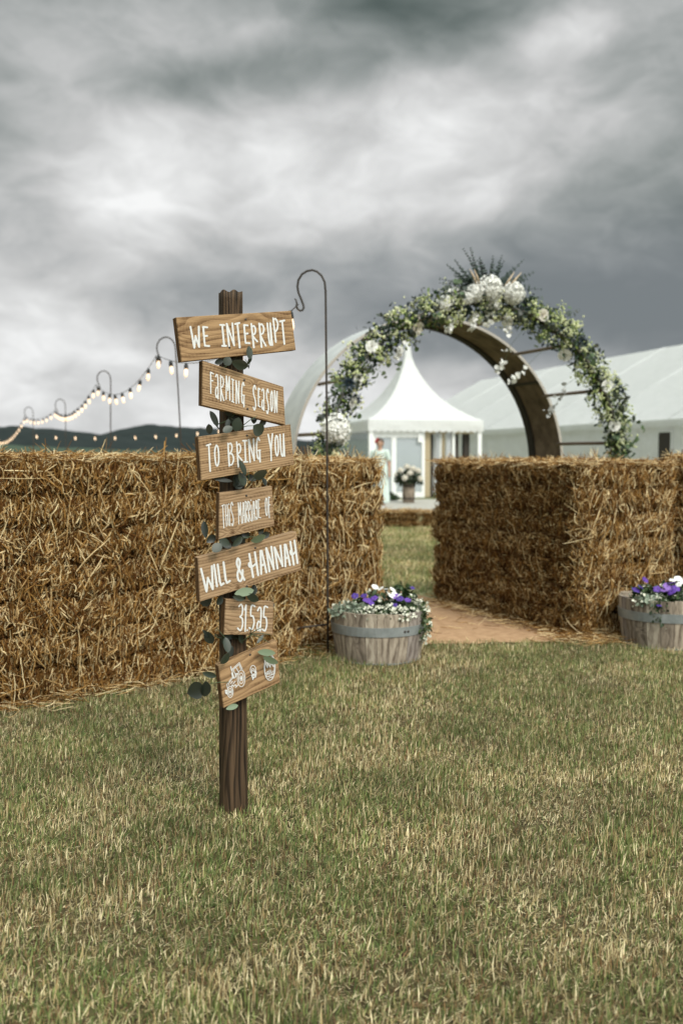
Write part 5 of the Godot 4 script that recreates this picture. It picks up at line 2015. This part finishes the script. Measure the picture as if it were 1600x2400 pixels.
func pagoda() -> void:
	var t := thing("pagoda_tent", "small white pagoda tent with a tall pointed roof seen through the arch", "tent", Vector3(0.85, 0, -30.0))
	t.rotation.y = atan2(0.26, 0.965)
	var w := 3.4
	var eave := 2.32
	var peak := 4.82
	# own axes: x along the front, -z to the back
	var corners := [Vector3(0, 0, 0), Vector3(w, 0, 0), Vector3(w, 0, -w), Vector3(0, 0, -w)]
	var mid := Vector3(w / 2, 0, -w / 2)
	var prof := [[0.0, 1.0], [0.022, 0.985], [0.04, 0.93], [0.06, 0.80], [0.10, 0.70], [0.16, 0.60], [0.24, 0.49], [0.33, 0.385], [0.44, 0.285], [0.56, 0.20], [0.68, 0.13], [0.80, 0.07], [0.90, 0.03], [1.0, 0.0]]
	for k in 4:
		var a: Vector3 = corners[k] + (corners[k] - mid) * 0.06
		var c: Vector3 = corners[(k + 1) % 4] + (corners[(k + 1) % 4] - mid) * 0.06
		var rows := []
		for p in prof:
			var r := PackedVector3Array()
			for j in 9:
				var e := a.lerp(c, j / 8.0)
				var v: Vector3 = mid.lerp(e, maxf(p[0], 0.004))
				var dip: float = 0.03 * sin(PI * j / 8.0) * p[0]
				r.append(v + Vector3(0, lerpf(eave, peak, p[1]) - dip, 0))
			rows.append(r)
		var b := MB.new()
		b.grid(rows)
		put("roof_panel", b.done(), M.canvas, t)
		put("valance", valance(a + Vector3(0, eave - 0.005, 0), c + Vector3(0, eave - 0.005, 0), 0.31, 0.19, 0.05), M.canvas, t)
		var beam := MB.new()
		beam.tube(PackedVector3Array([corners[k] + Vector3(0, eave - 0.10, 0), (corners[(k + 1) % 4] as Vector3) + Vector3(0, eave - 0.10, 0)]), [0.05], 4)
		put("eave_beam", beam.done(), M.frame_white, t)
		var leg := MB.new()
		leg.box(Vector3(-0.06, 0, -0.06), Vector3(0.06, eave - 0.06, 0.06), Transform3D(Basis(), corners[k]))
		put("leg", leg.done(), M.frame_white, t)
	var tip := MB.new()
	tip.lathe(PackedVector2Array([Vector2(0.001, 0.14), Vector2(0.03, 0.11), Vector2(0.05, 0.0), Vector2(0.02, -0.03)]), 12)
	put("finial", tip.done(), M.canvas, t).position = mid + Vector3(0, peak - 0.06, 0)
	# glazed door wall across the left half of the front
	var frame := put("door_frame", _door_bars(), M.frame_white, t)
	frame.position = Vector3(0.05, 0, -0.10)
	for p in [[0.10, 0.62], [0.76, 1.56]]:
		var b := MB.new()
		b.box(Vector3(p[0], 0.18, -0.012), Vector3(p[1], 1.80, 0.0))
		put("pane", b.done(), M.pane, frame)
	# side and back walls
	var back := MB.new()
	cloth_rows(back, Vector3(0.06, 0, -w + 0.05), Vector3(w - 0.06, 0, -w + 0.05), eave - 0.1, 0.02, 6.0, 0.02, 60)
	put("back_wall", back.done(), M.grey_cloth, t)
	var side := MB.new()
	side.box(Vector3(-0.03, 0.02, -w + 0.08), Vector3(-0.005, 0.95, -0.08))
	put("side_wall", side.done(), M.frame_white, t)
	var pane := MB.new()
	pane.box(Vector3(-0.025, 0.96, -w + 0.08), Vector3(-0.012, eave - 0.4, -0.08))
	put("side_window", pane.done(), M.pane, t)
	# open right half: drapes, posts, and dark blocks put in as dark gaps
	var x := 1.74
	for c in [[1.70, 1.90, "cream"], [2.08, 2.20, "grey"], [2.26, 2.36, "cream"], [2.40, 2.56, "grey"]]:
		var b := MB.new()
		cloth_rows(b, Vector3(c[0], 0, -0.14), Vector3(c[1], 0, -0.14), 1.98, 0.03, 2.5, 0.025, 24)
		put("drape", b.done(), M.cream_cloth if c[2] == "cream" else M.grey_cloth, t)
	for c in [[1.93, 2.05], [2.66, 2.86], [3.05, 3.22]]:
		var b := MB.new()
		b.box(Vector3(c[0], 0.0, -0.5), Vector3(c[1], 1.97, -0.3))
		put("dark_stand", b.done(), M.tent_dark, t)
	var post := MB.new()
	post.box(Vector3(2.58, 0, -0.16), Vector3(2.66, eave - 0.15, -0.08))
	put("post", post.done(), M.frame_white, t)
	var top := MB.new()
	top.box(Vector3(1.70, 1.92, -0.40), Vector3(3.34, 2.0, -0.2))
	put("top_rail", top.done(), M.cream_cloth, t)


func _door_bars() -> ArrayMesh:
	var b := MB.new()
	for x in [0.04, 0.62, 1.56]:
		b.box(Vector3(x, 0.02, -0.04), Vector3(x + (0.14 if x > 0.3 and x < 1.0 else 0.09), 1.95, 0.03))
	b.box(Vector3(0.04, 1.80, -0.035), Vector3(1.65, 1.97, 0.035))
	b.box(Vector3(0.04, 0.02, -0.035), Vector3(1.65, 0.18, 0.025))
	b.box(Vector3(1.42, 1.66, 0.03), Vector3(1.56, 1.92, 0.10))
	return b.done()


func marquee() -> void:
	# own axes: x along the long wall towards the far end, z across; placed at the near corner of the wall
	var t := thing("marquee", "long white frame marquee with a pitched roof running away behind the arch", "marquee", Vector3(13.15, 0, -16.75))
	var u := Vector3(-0.26, 0, -0.9656)
	var v := Vector3(0.9656, 0, -0.26)
	t.basis = Basis(u, Vector3.UP, -v)
	# local z runs towards the viewer's side; the tent spreads to -z
	var bay := 4.55
	var n := 9
	var half := 5.5
	var eave := 2.33
	var ridge := 5.45
	for i in n:
		var x0 := i * bay
		var x1 := (i + 1) * bay
		for s in 2:
			var rows := []
			for k in 7:
				var f := k / 6.0
				var r := PackedVector3Array()
				for j in 9:
					var g := j / 8.0
					var sag := 0.05 * sin(PI * g) * sin(PI * clampf(f, 0.05, 1.0))
					var z := -half + (half if s == 0 else -half) * f
					r.append(Vector3(lerpf(x0, x1, g), lerpf(ridge, eave, f) - sag, z + (0.12 * f if s == 0 else -0.12 * f)))
				if s == 0:
					r.reverse()
				rows.append(r)
			var b := MB.new()
			b.grid(rows)
			put("roof_panel", b.done(), M.canvas, t)
		put("valance", valance(Vector3(x1, eave - 0.01, 0.13), Vector3(x0, eave - 0.01, 0.13), 0.17, 0.23, 0.05), M.canvas, t)
		var wall := MB.new()
		for j in 12:
			var f0 := j / 12.0
			var f1 := (j + 1) / 12.0
			var z0 := 0.03 * sin(f0 * TAU * 3.0)
			var z1 := 0.03 * sin(f1 * TAU * 3.0)
			wall.quad(Vector3(lerpf(x1, x0, f0), eave, z0), Vector3(lerpf(x1, x0, f1), eave, z1), Vector3(lerpf(x1, x0, f1), 0.0, z1), Vector3(lerpf(x1, x0, f0), 0.0, z0))
		put("wall_panel", wall.done(), M.canvas, t)
		var far := MB.new()
		far.box(Vector3(x0 + 0.01, 0, -half * 2 - 0.02), Vector3(x1 - 0.01, eave, -half * 2))
		put("wall_panel", far.done(), M.canvas, t)
		var rafter := MB.new()
		rafter.tube(PackedVector3Array([Vector3(x0, 0, -0.06), Vector3(x0, eave - 0.07, -0.06), Vector3(x0, ridge - 0.12, -half), Vector3(x0, eave - 0.07, -half * 2 + 0.08), Vector3(x0, 0, -half * 2 + 0.08)]), [0.05], 6)
		put("rafter", rafter.done(), M.frame_white, t)
		var strip := MB.new()
		for s in [1.0, -1.0]:
			strip.tube(PackedVector3Array([Vector3(x0, ridge + 0.01, -half), Vector3(x0, eave + 0.012, -half + s * (half + 0.11))]), [0.014], 6)
		put("roof_seam", strip.done(), M.canvas, t)
	for x in [0.0, n * bay]:
		var g := MB.new()
		g.tri(Vector3(x, ridge - 0.02, -half), Vector3(x, eave, 0), Vector3(x, eave, -half * 2))
		g.quad(Vector3(x, eave, 0), Vector3(x, 0, 0), Vector3(x, 0, -half * 2), Vector3(x, eave, -half * 2))
		put("gable", g.done(), M.canvas, t)
	# a dark opening in the long wall
	var w := MB.new()
	w.box(Vector3(-0.32, -0.45, -0.02), Vector3(0.32, 0.45, 0.012))
	var o := put("window", w.done(), M.tent_dark, t)
	o.position = Vector3(13.9, 1.50, 0.05)
	var fr := MB.new()
	for e in [[-0.36, -0.49, 0.36, -0.45], [-0.36, 0.45, 0.36, 0.49], [-0.36, -0.45, -0.32, 0.45], [0.32, -0.45, 0.36, 0.45]]:
		fr.box(Vector3(e[0], e[1], -0.02), Vector3(e[2], e[3], 0.02))
	put("frame", fr.done(), M.frame_white, o)


func far_planter() -> void:
	var t := thing("urn_planter", "tall brown staved tub standing before the glazed tent door", "planter", Vector3(1.78, 0, -27.2))
	var b := MB.new()
	b.lathe(PackedVector2Array([Vector2(0.001, 0.55), Vector2(0.135, 0.56), Vector2(0.16, 0.58), Vector2(0.165, 0.56), Vector2(0.17, 0.32), Vector2(0.155, 0.02), Vector2(0.14, 0.0), Vector2(0.001, 0.0)]), 18)
	put("tub", b.done(), M.stave_b, t)
	for y in [0.12, 0.44]:
		var h := MB.new()
		h.lathe(PackedVector2Array([Vector2(0.165, y + 0.03), Vector2(0.176, y + 0.03), Vector2(0.175, y), Vector2(0.165, y)]), 18)
		put("hoop", h.done(), M.iron, t)
	var f := thing("tub_flowers", "white hydrangeas and dark leaves in the tub before the tent door", "flowers", Vector3(1.78, 0.54, -27.2))
	var where := []
	var tints := PackedColorArray()
	for i in 420:
		var a := rng.randf() * TAU
		var r := sqrt(rng.randf()) * 0.33
		var y := rng.randf_range(0.0, 0.36) * (1.0 - 0.35 * r / 0.33)
		where.append(Transform3D(facing(Vector3(rng.randfn(), rng.randfn(), rng.randfn()), rng.randf() * TAU) * Basis.from_scale(Vector3(0.11, 0.07, 0.1)), Vector3(cos(a) * r, y, sin(a) * r)))
		var g := Vector3(0.010, 0.018, 0.010).lerp(Vector3(0.04, 0.06, 0.025), rng.randf())
		tints.append(Color(g.x, g.y, g.z))
	scatter("foliage", leaf_shape(0.2, 0.2, 1.0), M.leafy, where, tints, f)
	var head := hydrangea_shape(12)
	for p in [[-0.22, 0.33, 0.1], [-0.05, 0.42, 0.02], [0.10, 0.38, 0.12], [0.24, 0.32, 0.05], [-0.12, 0.14, 0.30], [0.28, 0.12, 0.16], [-0.30, 0.22, 0.0], [0.02, 0.26, 0.26]]:
		var o := put("hydrangea", head, M.cream_petal, f)
		o.transform = Transform3D(facing(Vector3(p[0], 0.6, 1.0), 0.0) * Basis.from_scale(Vector3(0.17, 0.17, 0.17)), Vector3(p[0], p[1], p[2]))
	var g := thing("small_shrub", "small dark green shrub at the foot of the white tent door frame", "shrub", Vector3(1.32, 0, -28.6))
	var w2 := []
	var t2 := PackedColorArray()
	for i in 260:
		var a := rng.randf() * TAU
		var r := sqrt(rng.randf()) * 0.24
		w2.append(Transform3D(facing(Vector3(rng.randfn(), rng.randfn() + 0.5, rng.randfn()), rng.randf() * TAU) * Basis.from_scale(Vector3(0.09, 0.05, 0.1)), Vector3(cos(a) * r, rng.randf_range(0.0, 0.26) * (1.0 - r * 2.0), sin(a) * r * 0.7)))
		t2.append(Color(0.02, 0.045, 0.012))
	scatter("foliage", leaf_shape(0.2, 0.2, 1.0), M.leafy, w2, t2, g)
	var st := MB.new()
	st.tube(PackedVector3Array([Vector3(0, -0.02, 0), Vector3(0.02, 0.16, 0)]), [0.012, 0.006], 5)
	put("stem", st.done(), M.twig_dark, g)


# ------------------------------------------------------------------ a person, as one continuous surface
class Field:
	var cell := 0.012
	var lo := Vector3.ZERO
	var nx := 0
	var ny := 0
	var nz := 0
	var d := PackedFloat32Array()

	func _init(a: Vector3, b: Vector3, c: float) -> void:
		cell = c
		lo = a
		nx = int(ceil((b.x - a.x) / c)) + 1
		ny = int(ceil((b.y - a.y) / c)) + 1
		nz = int(ceil((b.z - a.z) / c)) + 1
		d.resize(nx * ny * nz)
		d.fill(1.0)

	# a tapered bone from p to q; blend k metres; squash widens or flattens it in z; cut carves it away instead
	func bone(p: Vector3, q: Vector3, rp: float, rq: float, k := 0.03, squash := 1.0, cut := false) -> void:
		var m := maxf(rp, rq) * maxf(1.0, squash) + k + cell * 2.0
		var a := (p.min(q) - Vector3(m, m, m) - lo) / cell
		var b := (p.max(q) + Vector3(m, m, m) - lo) / cell
		var pq := q - p
		var l2 := maxf(pq.length_squared(), 1e-9)
		for z in range(maxi(int(a.z), 0), mini(int(b.z) + 2, nz)):
			for y in range(maxi(int(a.y), 0), mini(int(b.y) + 2, ny)):
				for x in range(maxi(int(a.x), 0), mini(int(b.x) + 2, nx)):
					var v := lo + Vector3(x, y, z) * cell - p
					var t := clampf(v.dot(pq) / l2, 0.0, 1.0)
					var e := v - pq * t
					e.z /= squash
					var s := e.length() - lerpf(rp, rq, t)
					var i := (z * ny + y) * nx + x
					if cut:
						var h2 := clampf(0.5 - 0.5 * (s + d[i]) / k, 0.0, 1.0)
						d[i] = lerpf(d[i], -s, h2) + k * h2 * (1.0 - h2)
					else:
						var h := clampf(0.5 + 0.5 * (d[i] - s) / k, 0.0, 1.0)
						d[i] = lerpf(d[i], s, h) - k * h * (1.0 - h)

	func mesh_into(b: MB) -> void:
		var at := {}
		var pts := PackedVector3Array()
		for z in nz - 1:
			for y in ny - 1:
				for x in nx - 1:
					var base := (z * ny + y) * nx + x
					var inside := 0
					var v := PackedFloat32Array([d[base], d[base + 1], d[base + nx], d[base + nx + 1], d[base + nx * ny], d[base + nx * ny + 1], d[base + nx * ny + nx], d[base + nx * ny + nx + 1]])
					for k in 8:
						if v[k] < 0.0:
							inside += 1
					if inside == 0 or inside == 8:
						continue
					var sum := Vector3.ZERO
					var n := 0
					for e in [[0, 1], [2, 3], [4, 5], [6, 7], [0, 2], [1, 3], [4, 6], [5, 7], [0, 4], [1, 5], [2, 6], [3, 7]]:
						var i: int = e[0]
						var j: int = e[1]
						if (v[i] < 0.0) != (v[j] < 0.0):
							var t := v[i] / (v[i] - v[j])
							var pi := Vector3(i & 1, (i >> 1) & 1, i >> 2)
							var pj := Vector3(j & 1, (j >> 1) & 1, j >> 2)
							sum += pi.lerp(pj, t)
							n += 1
					at[base] = pts.size()
					pts.append(lo + (Vector3(x, y, z) + sum / n) * cell)
		b.group = 0
		var sx := 1
		var sy := nx
		var sz := nx * ny
		for base in at:
			for axis in 3:
				var step: int = [sx, sy, sz][axis]
				var u: int = [sy, sz, sx][axis]
				var w: int = [sz, sx, sy][axis]
				var s0 := d[base] < 0.0
				if s0 == (d[base + step] < 0.0):
					continue
				if not (at.has(base - u) and at.has(base - w) and at.has(base - u - w)):
					continue
				var p := pts[at[base]]
				var q := pts[at[base - u]]
				var r := pts[at[base - u - w]]
				var t := pts[at[base - w]]
				if s0:
					b.quad(p, t, r, q)
				else:
					b.quad(p, q, r, t)


func hand(b: MB, wrist: Vector3, down: Vector3, side: float) -> void:
	var f := Field.new(wrist + Vector3(-0.07, -0.20, -0.07), wrist + Vector3(0.07, 0.03, 0.07), 0.004)
	var palm := wrist + down * 0.045
	f.bone(wrist, palm + down * 0.03, 0.022, 0.030, 0.012, 1.0)
	var fwd := Vector3(0, 0, 1)
	for k in 4:
		var o := fwd * (0.027 - k * 0.018)
		var r0 := wrist + down * 0.085 + o
		var l: float = [0.036, 0.041, 0.038, 0.030][k]
		var r1 := r0 + (down + Vector3(-side * 0.15, 0, 0)).normalized() * l
		var r2 := r1 + (down + Vector3(-side * 0.6, 0, 0)).normalized() * l * 0.75
		f.bone(r0 - down * 0.03, r1, 0.0095, 0.0085, 0.006)
		f.bone(r1, r2, 0.0085, 0.007, 0.004)
	var th := wrist + down * 0.03 + fwd * 0.024
	var t1 := th + (down * 0.7 + fwd * 0.8).normalized() * 0.034
	f.bone(th, t1, 0.012, 0.010, 0.008)
	f.bone(t1, t1 + (down + fwd * 0.2).normalized() * 0.028, 0.010, 0.008, 0.004)
	f.mesh_into(b)


func person() -> void:
	var t := thing("person", "person in a long pale mint dress, red flower in dark hair, before the tent", "person", Vector3(0.94, 0, -25.1))
	t.rotation.y = -0.25
	var skin := MB.new()
	var f := Field.new(Vector3(-0.34, -0.02, -0.2), Vector3(0.34, 1.5, 0.24), 0.013)
	# trunk, hips, neck
	f.bone(Vector3(0, 0.93, 0), Vector3(0, 1.12, 0), 0.135, 0.112, 0.05, 0.72)
	f.bone(Vector3(0, 1.12, 0), Vector3(0, 1.30, 0.01), 0.115, 0.130, 0.05, 0.74)
	f.bone(Vector3(-0.13, 1.355, 0), Vector3(0.13, 1.355, 0), 0.055, 0.055, 0.04, 0.95)
	f.bone(Vector3(0, 1.36, -0.005), Vector3(0, 1.47, 0.012), 0.056, 0.048, 0.03)
	for s in [-1.0, 1.0]:
		f.bone(Vector3(s * 0.085, 0.90, 0), Vector3(s * 0.088, 0.48, 0.015), 0.088, 0.056, 0.04)
		f.bone(Vector3(s * 0.088, 0.48, 0.015), Vector3(s * 0.09, 0.09, -0.02), 0.056, 0.036, 0.02)
		f.bone(Vector3(s * 0.088, 0.34, -0.01), Vector3(s * 0.088, 0.26, -0.02), 0.05, 0.045, 0.03)
		f.bone(Vector3(s * 0.09, 0.06, -0.03), Vector3(s * 0.105, 0.03, 0.14), 0.038, 0.028, 0.02)
		var el := Vector3(s * 0.225, 1.09, -0.02)
		var wr := Vector3(s * 0.245, 0.86, 0.05)
		f.bone(Vector3(s * 0.175, 1.35, 0), el, 0.049, 0.038, 0.03)
		f.bone(el, wr, 0.038, 0.026, 0.015)
		hand(skin, wr, (wr - el).normalized(), s)
	f.mesh_into(skin)
	# head, turned a little to the left of the picture
	var h := Field.new(Vector3(-0.12, 1.41, -0.14), Vector3(0.12, 1.69, 0.16), 0.005)
	h.bone(Vector3(0, 1.595, -0.015), Vector3(0, 1.575, 0.01), 0.083, 0.080, 0.02, 1.12)
	h.bone(Vector3(0, 1.53, 0.03), Vector3(0, 1.50, 0.052), 0.060, 0.036, 0.03)
	h.bone(Vector3(0, 1.43, 0.0), Vector3(0, 1.52, 0.0), 0.047, 0.05, 0.02)
	h.bone(Vector3(0, 1.585, 0.095), Vector3(0, 1.545, 0.112), 0.009, 0.014, 0.012)
	for s in [-1.0, 1.0]:
		h.bone(Vector3(s * 0.032, 1.578, 0.096), Vector3(s * 0.032, 1.578, 0.10), 0.014, 0.012, 0.006, 1.0, true)
		h.bone(Vector3(s * 0.032, 1.577, 0.082), Vector3(s * 0.032, 1.577, 0.083), 0.0125, 0.0125, 0.004)
		h.bone(Vector3(s * 0.018, 1.597, 0.093), Vector3(s * 0.046, 1.597, 0.083), 0.006, 0.005, 0.01)
		h.bone(Vector3(s * 0.088, 1.585, -0.005), Vector3(s * 0.088, 1.548, 0.0), 0.012, 0.009, 0.008)
	h.bone(Vector3(-0.02, 1.512, 0.084), Vector3(0.02, 1.512, 0.084), 0.008, 0.008, 0.008)
	h.bone(Vector3(-0.018, 1.5185, 0.096), Vector3(0.018, 1.5185, 0.096), 0.003, 0.003, 0.003, 1.0, true)
	h.mesh_into(skin)
	put("body", skin.done(), flat(0.40, 0.235, 0.165, 0.55), t)
	var eyes := MB.new()
	for s in [-1.0, 1.0]:
		eyes.lathe(PackedVector2Array([Vector2(0.001, 0.004), Vector2(0.005, 0.003), Vector2(0.0062, 0.0)]), 10)
	var eye_mesh := eyes.done()
	for s in [-1.0, 1.0]:
		var e := put("eye", eye_mesh, flat(0.02, 0.012, 0.008, 0.2), t)
		e.position = Vector3(s * 0.032, 1.577, 0.0945)
		e.rotation.x = PI / 2
	# dress: sleeves, bodice and a skirt to mid calf
	var c := Field.new(Vector3(-0.36, 0.02, -0.3), Vector3(0.36, 1.46, 0.32), 0.014)
	c.bone(Vector3(0, 0.98, 0), Vector3(0, 1.12, 0), 0.140, 0.128, 0.04, 0.76)
	c.bone(Vector3(0, 1.12, 0), Vector3(0, 1.30, 0.01), 0.130, 0.145, 0.04, 0.78)
	c.bone(Vector3(-0.14, 1.352, 0), Vector3(0.14, 1.352, 0), 0.066, 0.066, 0.03, 0.95)
	for s in [-1.0, 1.0]:
		c.bone(Vector3(s * 0.17, 1.352, 0), Vector3(s * 0.213, 1.19, -0.01), 0.066, 0.062, 0.02)
		c.bone(Vector3(s * 0.06, 0.95, 0), Vector3(s * 0.10, 0.16, 0.01), 0.125, 0.15, 0.08, 0.8)
	c.bone(Vector3(0, 0.9, 0.0), Vector3(0, 0.16, 0.02), 0.15, 0.17, 0.08, 0.85)
	c.bone(Vector3(0, 1.5, 0.02), Vector3(0, 1.42, 0.03), 0.07, 0.065, 0.02, 1.0, true)
	c.bone(Vector3(-0.4, -0.08, 0), Vector3(0.4, -0.08, 0), 0.2, 0.2, 0.01, 2.0, true)
	var dress := MB.new()
	c.mesh_into(dress)
	put("dress", dress.done(), world_mapped(blotch(128, Vector3(0.46, 0.58, 0.53), Vector3(0.62, 0.66, 0.63), 3.0, 3, 131), 2.0, 0.8), t)
	# hair and the red flower
	var g := Field.new(Vector3(-0.13, 1.40, -0.17), Vector3(0.13, 1.71, 0.13), 0.006)
	g.bone(Vector3(0, 1.60, -0.025), Vector3(0, 1.60, -0.01), 0.093, 0.088, 0.02, 1.1)
	g.bone(Vector3(0, 1.58, -0.07), Vector3(0, 1.47, -0.075), 0.075, 0.05, 0.03)
	g.bone(Vector3(0, 1.545, 0.12), Vector3(0, 1.50, 0.12), 0.085, 0.085, 0.01, 1.0, true)
	g.bone(Vector3(-0.03, 1.585, 0.125), Vector3(0.03, 1.585, 0.125), 0.055, 0.055, 0.01, 1.0, true)
	var hair := MB.new()
	g.mesh_into(hair)
	put("hair", hair.done(), flat(0.055, 0.028, 0.015, 0.5), t)
	var fl := put("hair_flower", rose_shape(9), flat(0.62, 0.045, 0.05, 0.6), t)
	fl.transform = Transform3D(facing(Vector3(-0.7, 0.5, 0.6), 0.0) * Basis.from_scale(Vector3(0.09, 0.09, 0.09)), Vector3(-0.062, 1.635, 0.04))
	for s in [-1.0, 1.0]:
		var sh := MB.new()
		var k := Field.new(Vector3(s * 0.1 - 0.07, -0.01, -0.1), Vector3(s * 0.1 + 0.07, 0.1, 0.2), 0.007)
		k.bone(Vector3(s * 0.09, 0.035, -0.035), Vector3(s * 0.105, 0.028, 0.15), 0.037, 0.031, 0.02)
		k.bone(Vector3(s * 0.09, 0.12, -0.02), Vector3(s * 0.09, 0.10, -0.02), 0.045, 0.045, 0.01, 1.0, true)
		k.mesh_into(sh)
		put("shoe", sh.done(), flat(0.6, 0.6, 0.58, 0.6), t)


func _ready() -> void:
	rng.seed = 2025
	view()
	materials()
	M.twig_green = flat(0.06, 0.085, 0.035, 0.7)
	M.twig_dark = flat(0.03, 0.032, 0.022, 0.7)
	M.euc3 = flat(0.055, 0.090, 0.035, 0.6)
	M.thistle = flat(0.018, 0.038, 0.055, 0.6)
	M.peach = flat(0.50, 0.38, 0.26, 0.8)
	setting()
	marquee()
	pagoda()
	bales()
	arch()
	signpost()
	eucalyptus()
	garland()
	lights()
	barrels()
	far_planter()
	person()
	lawn()
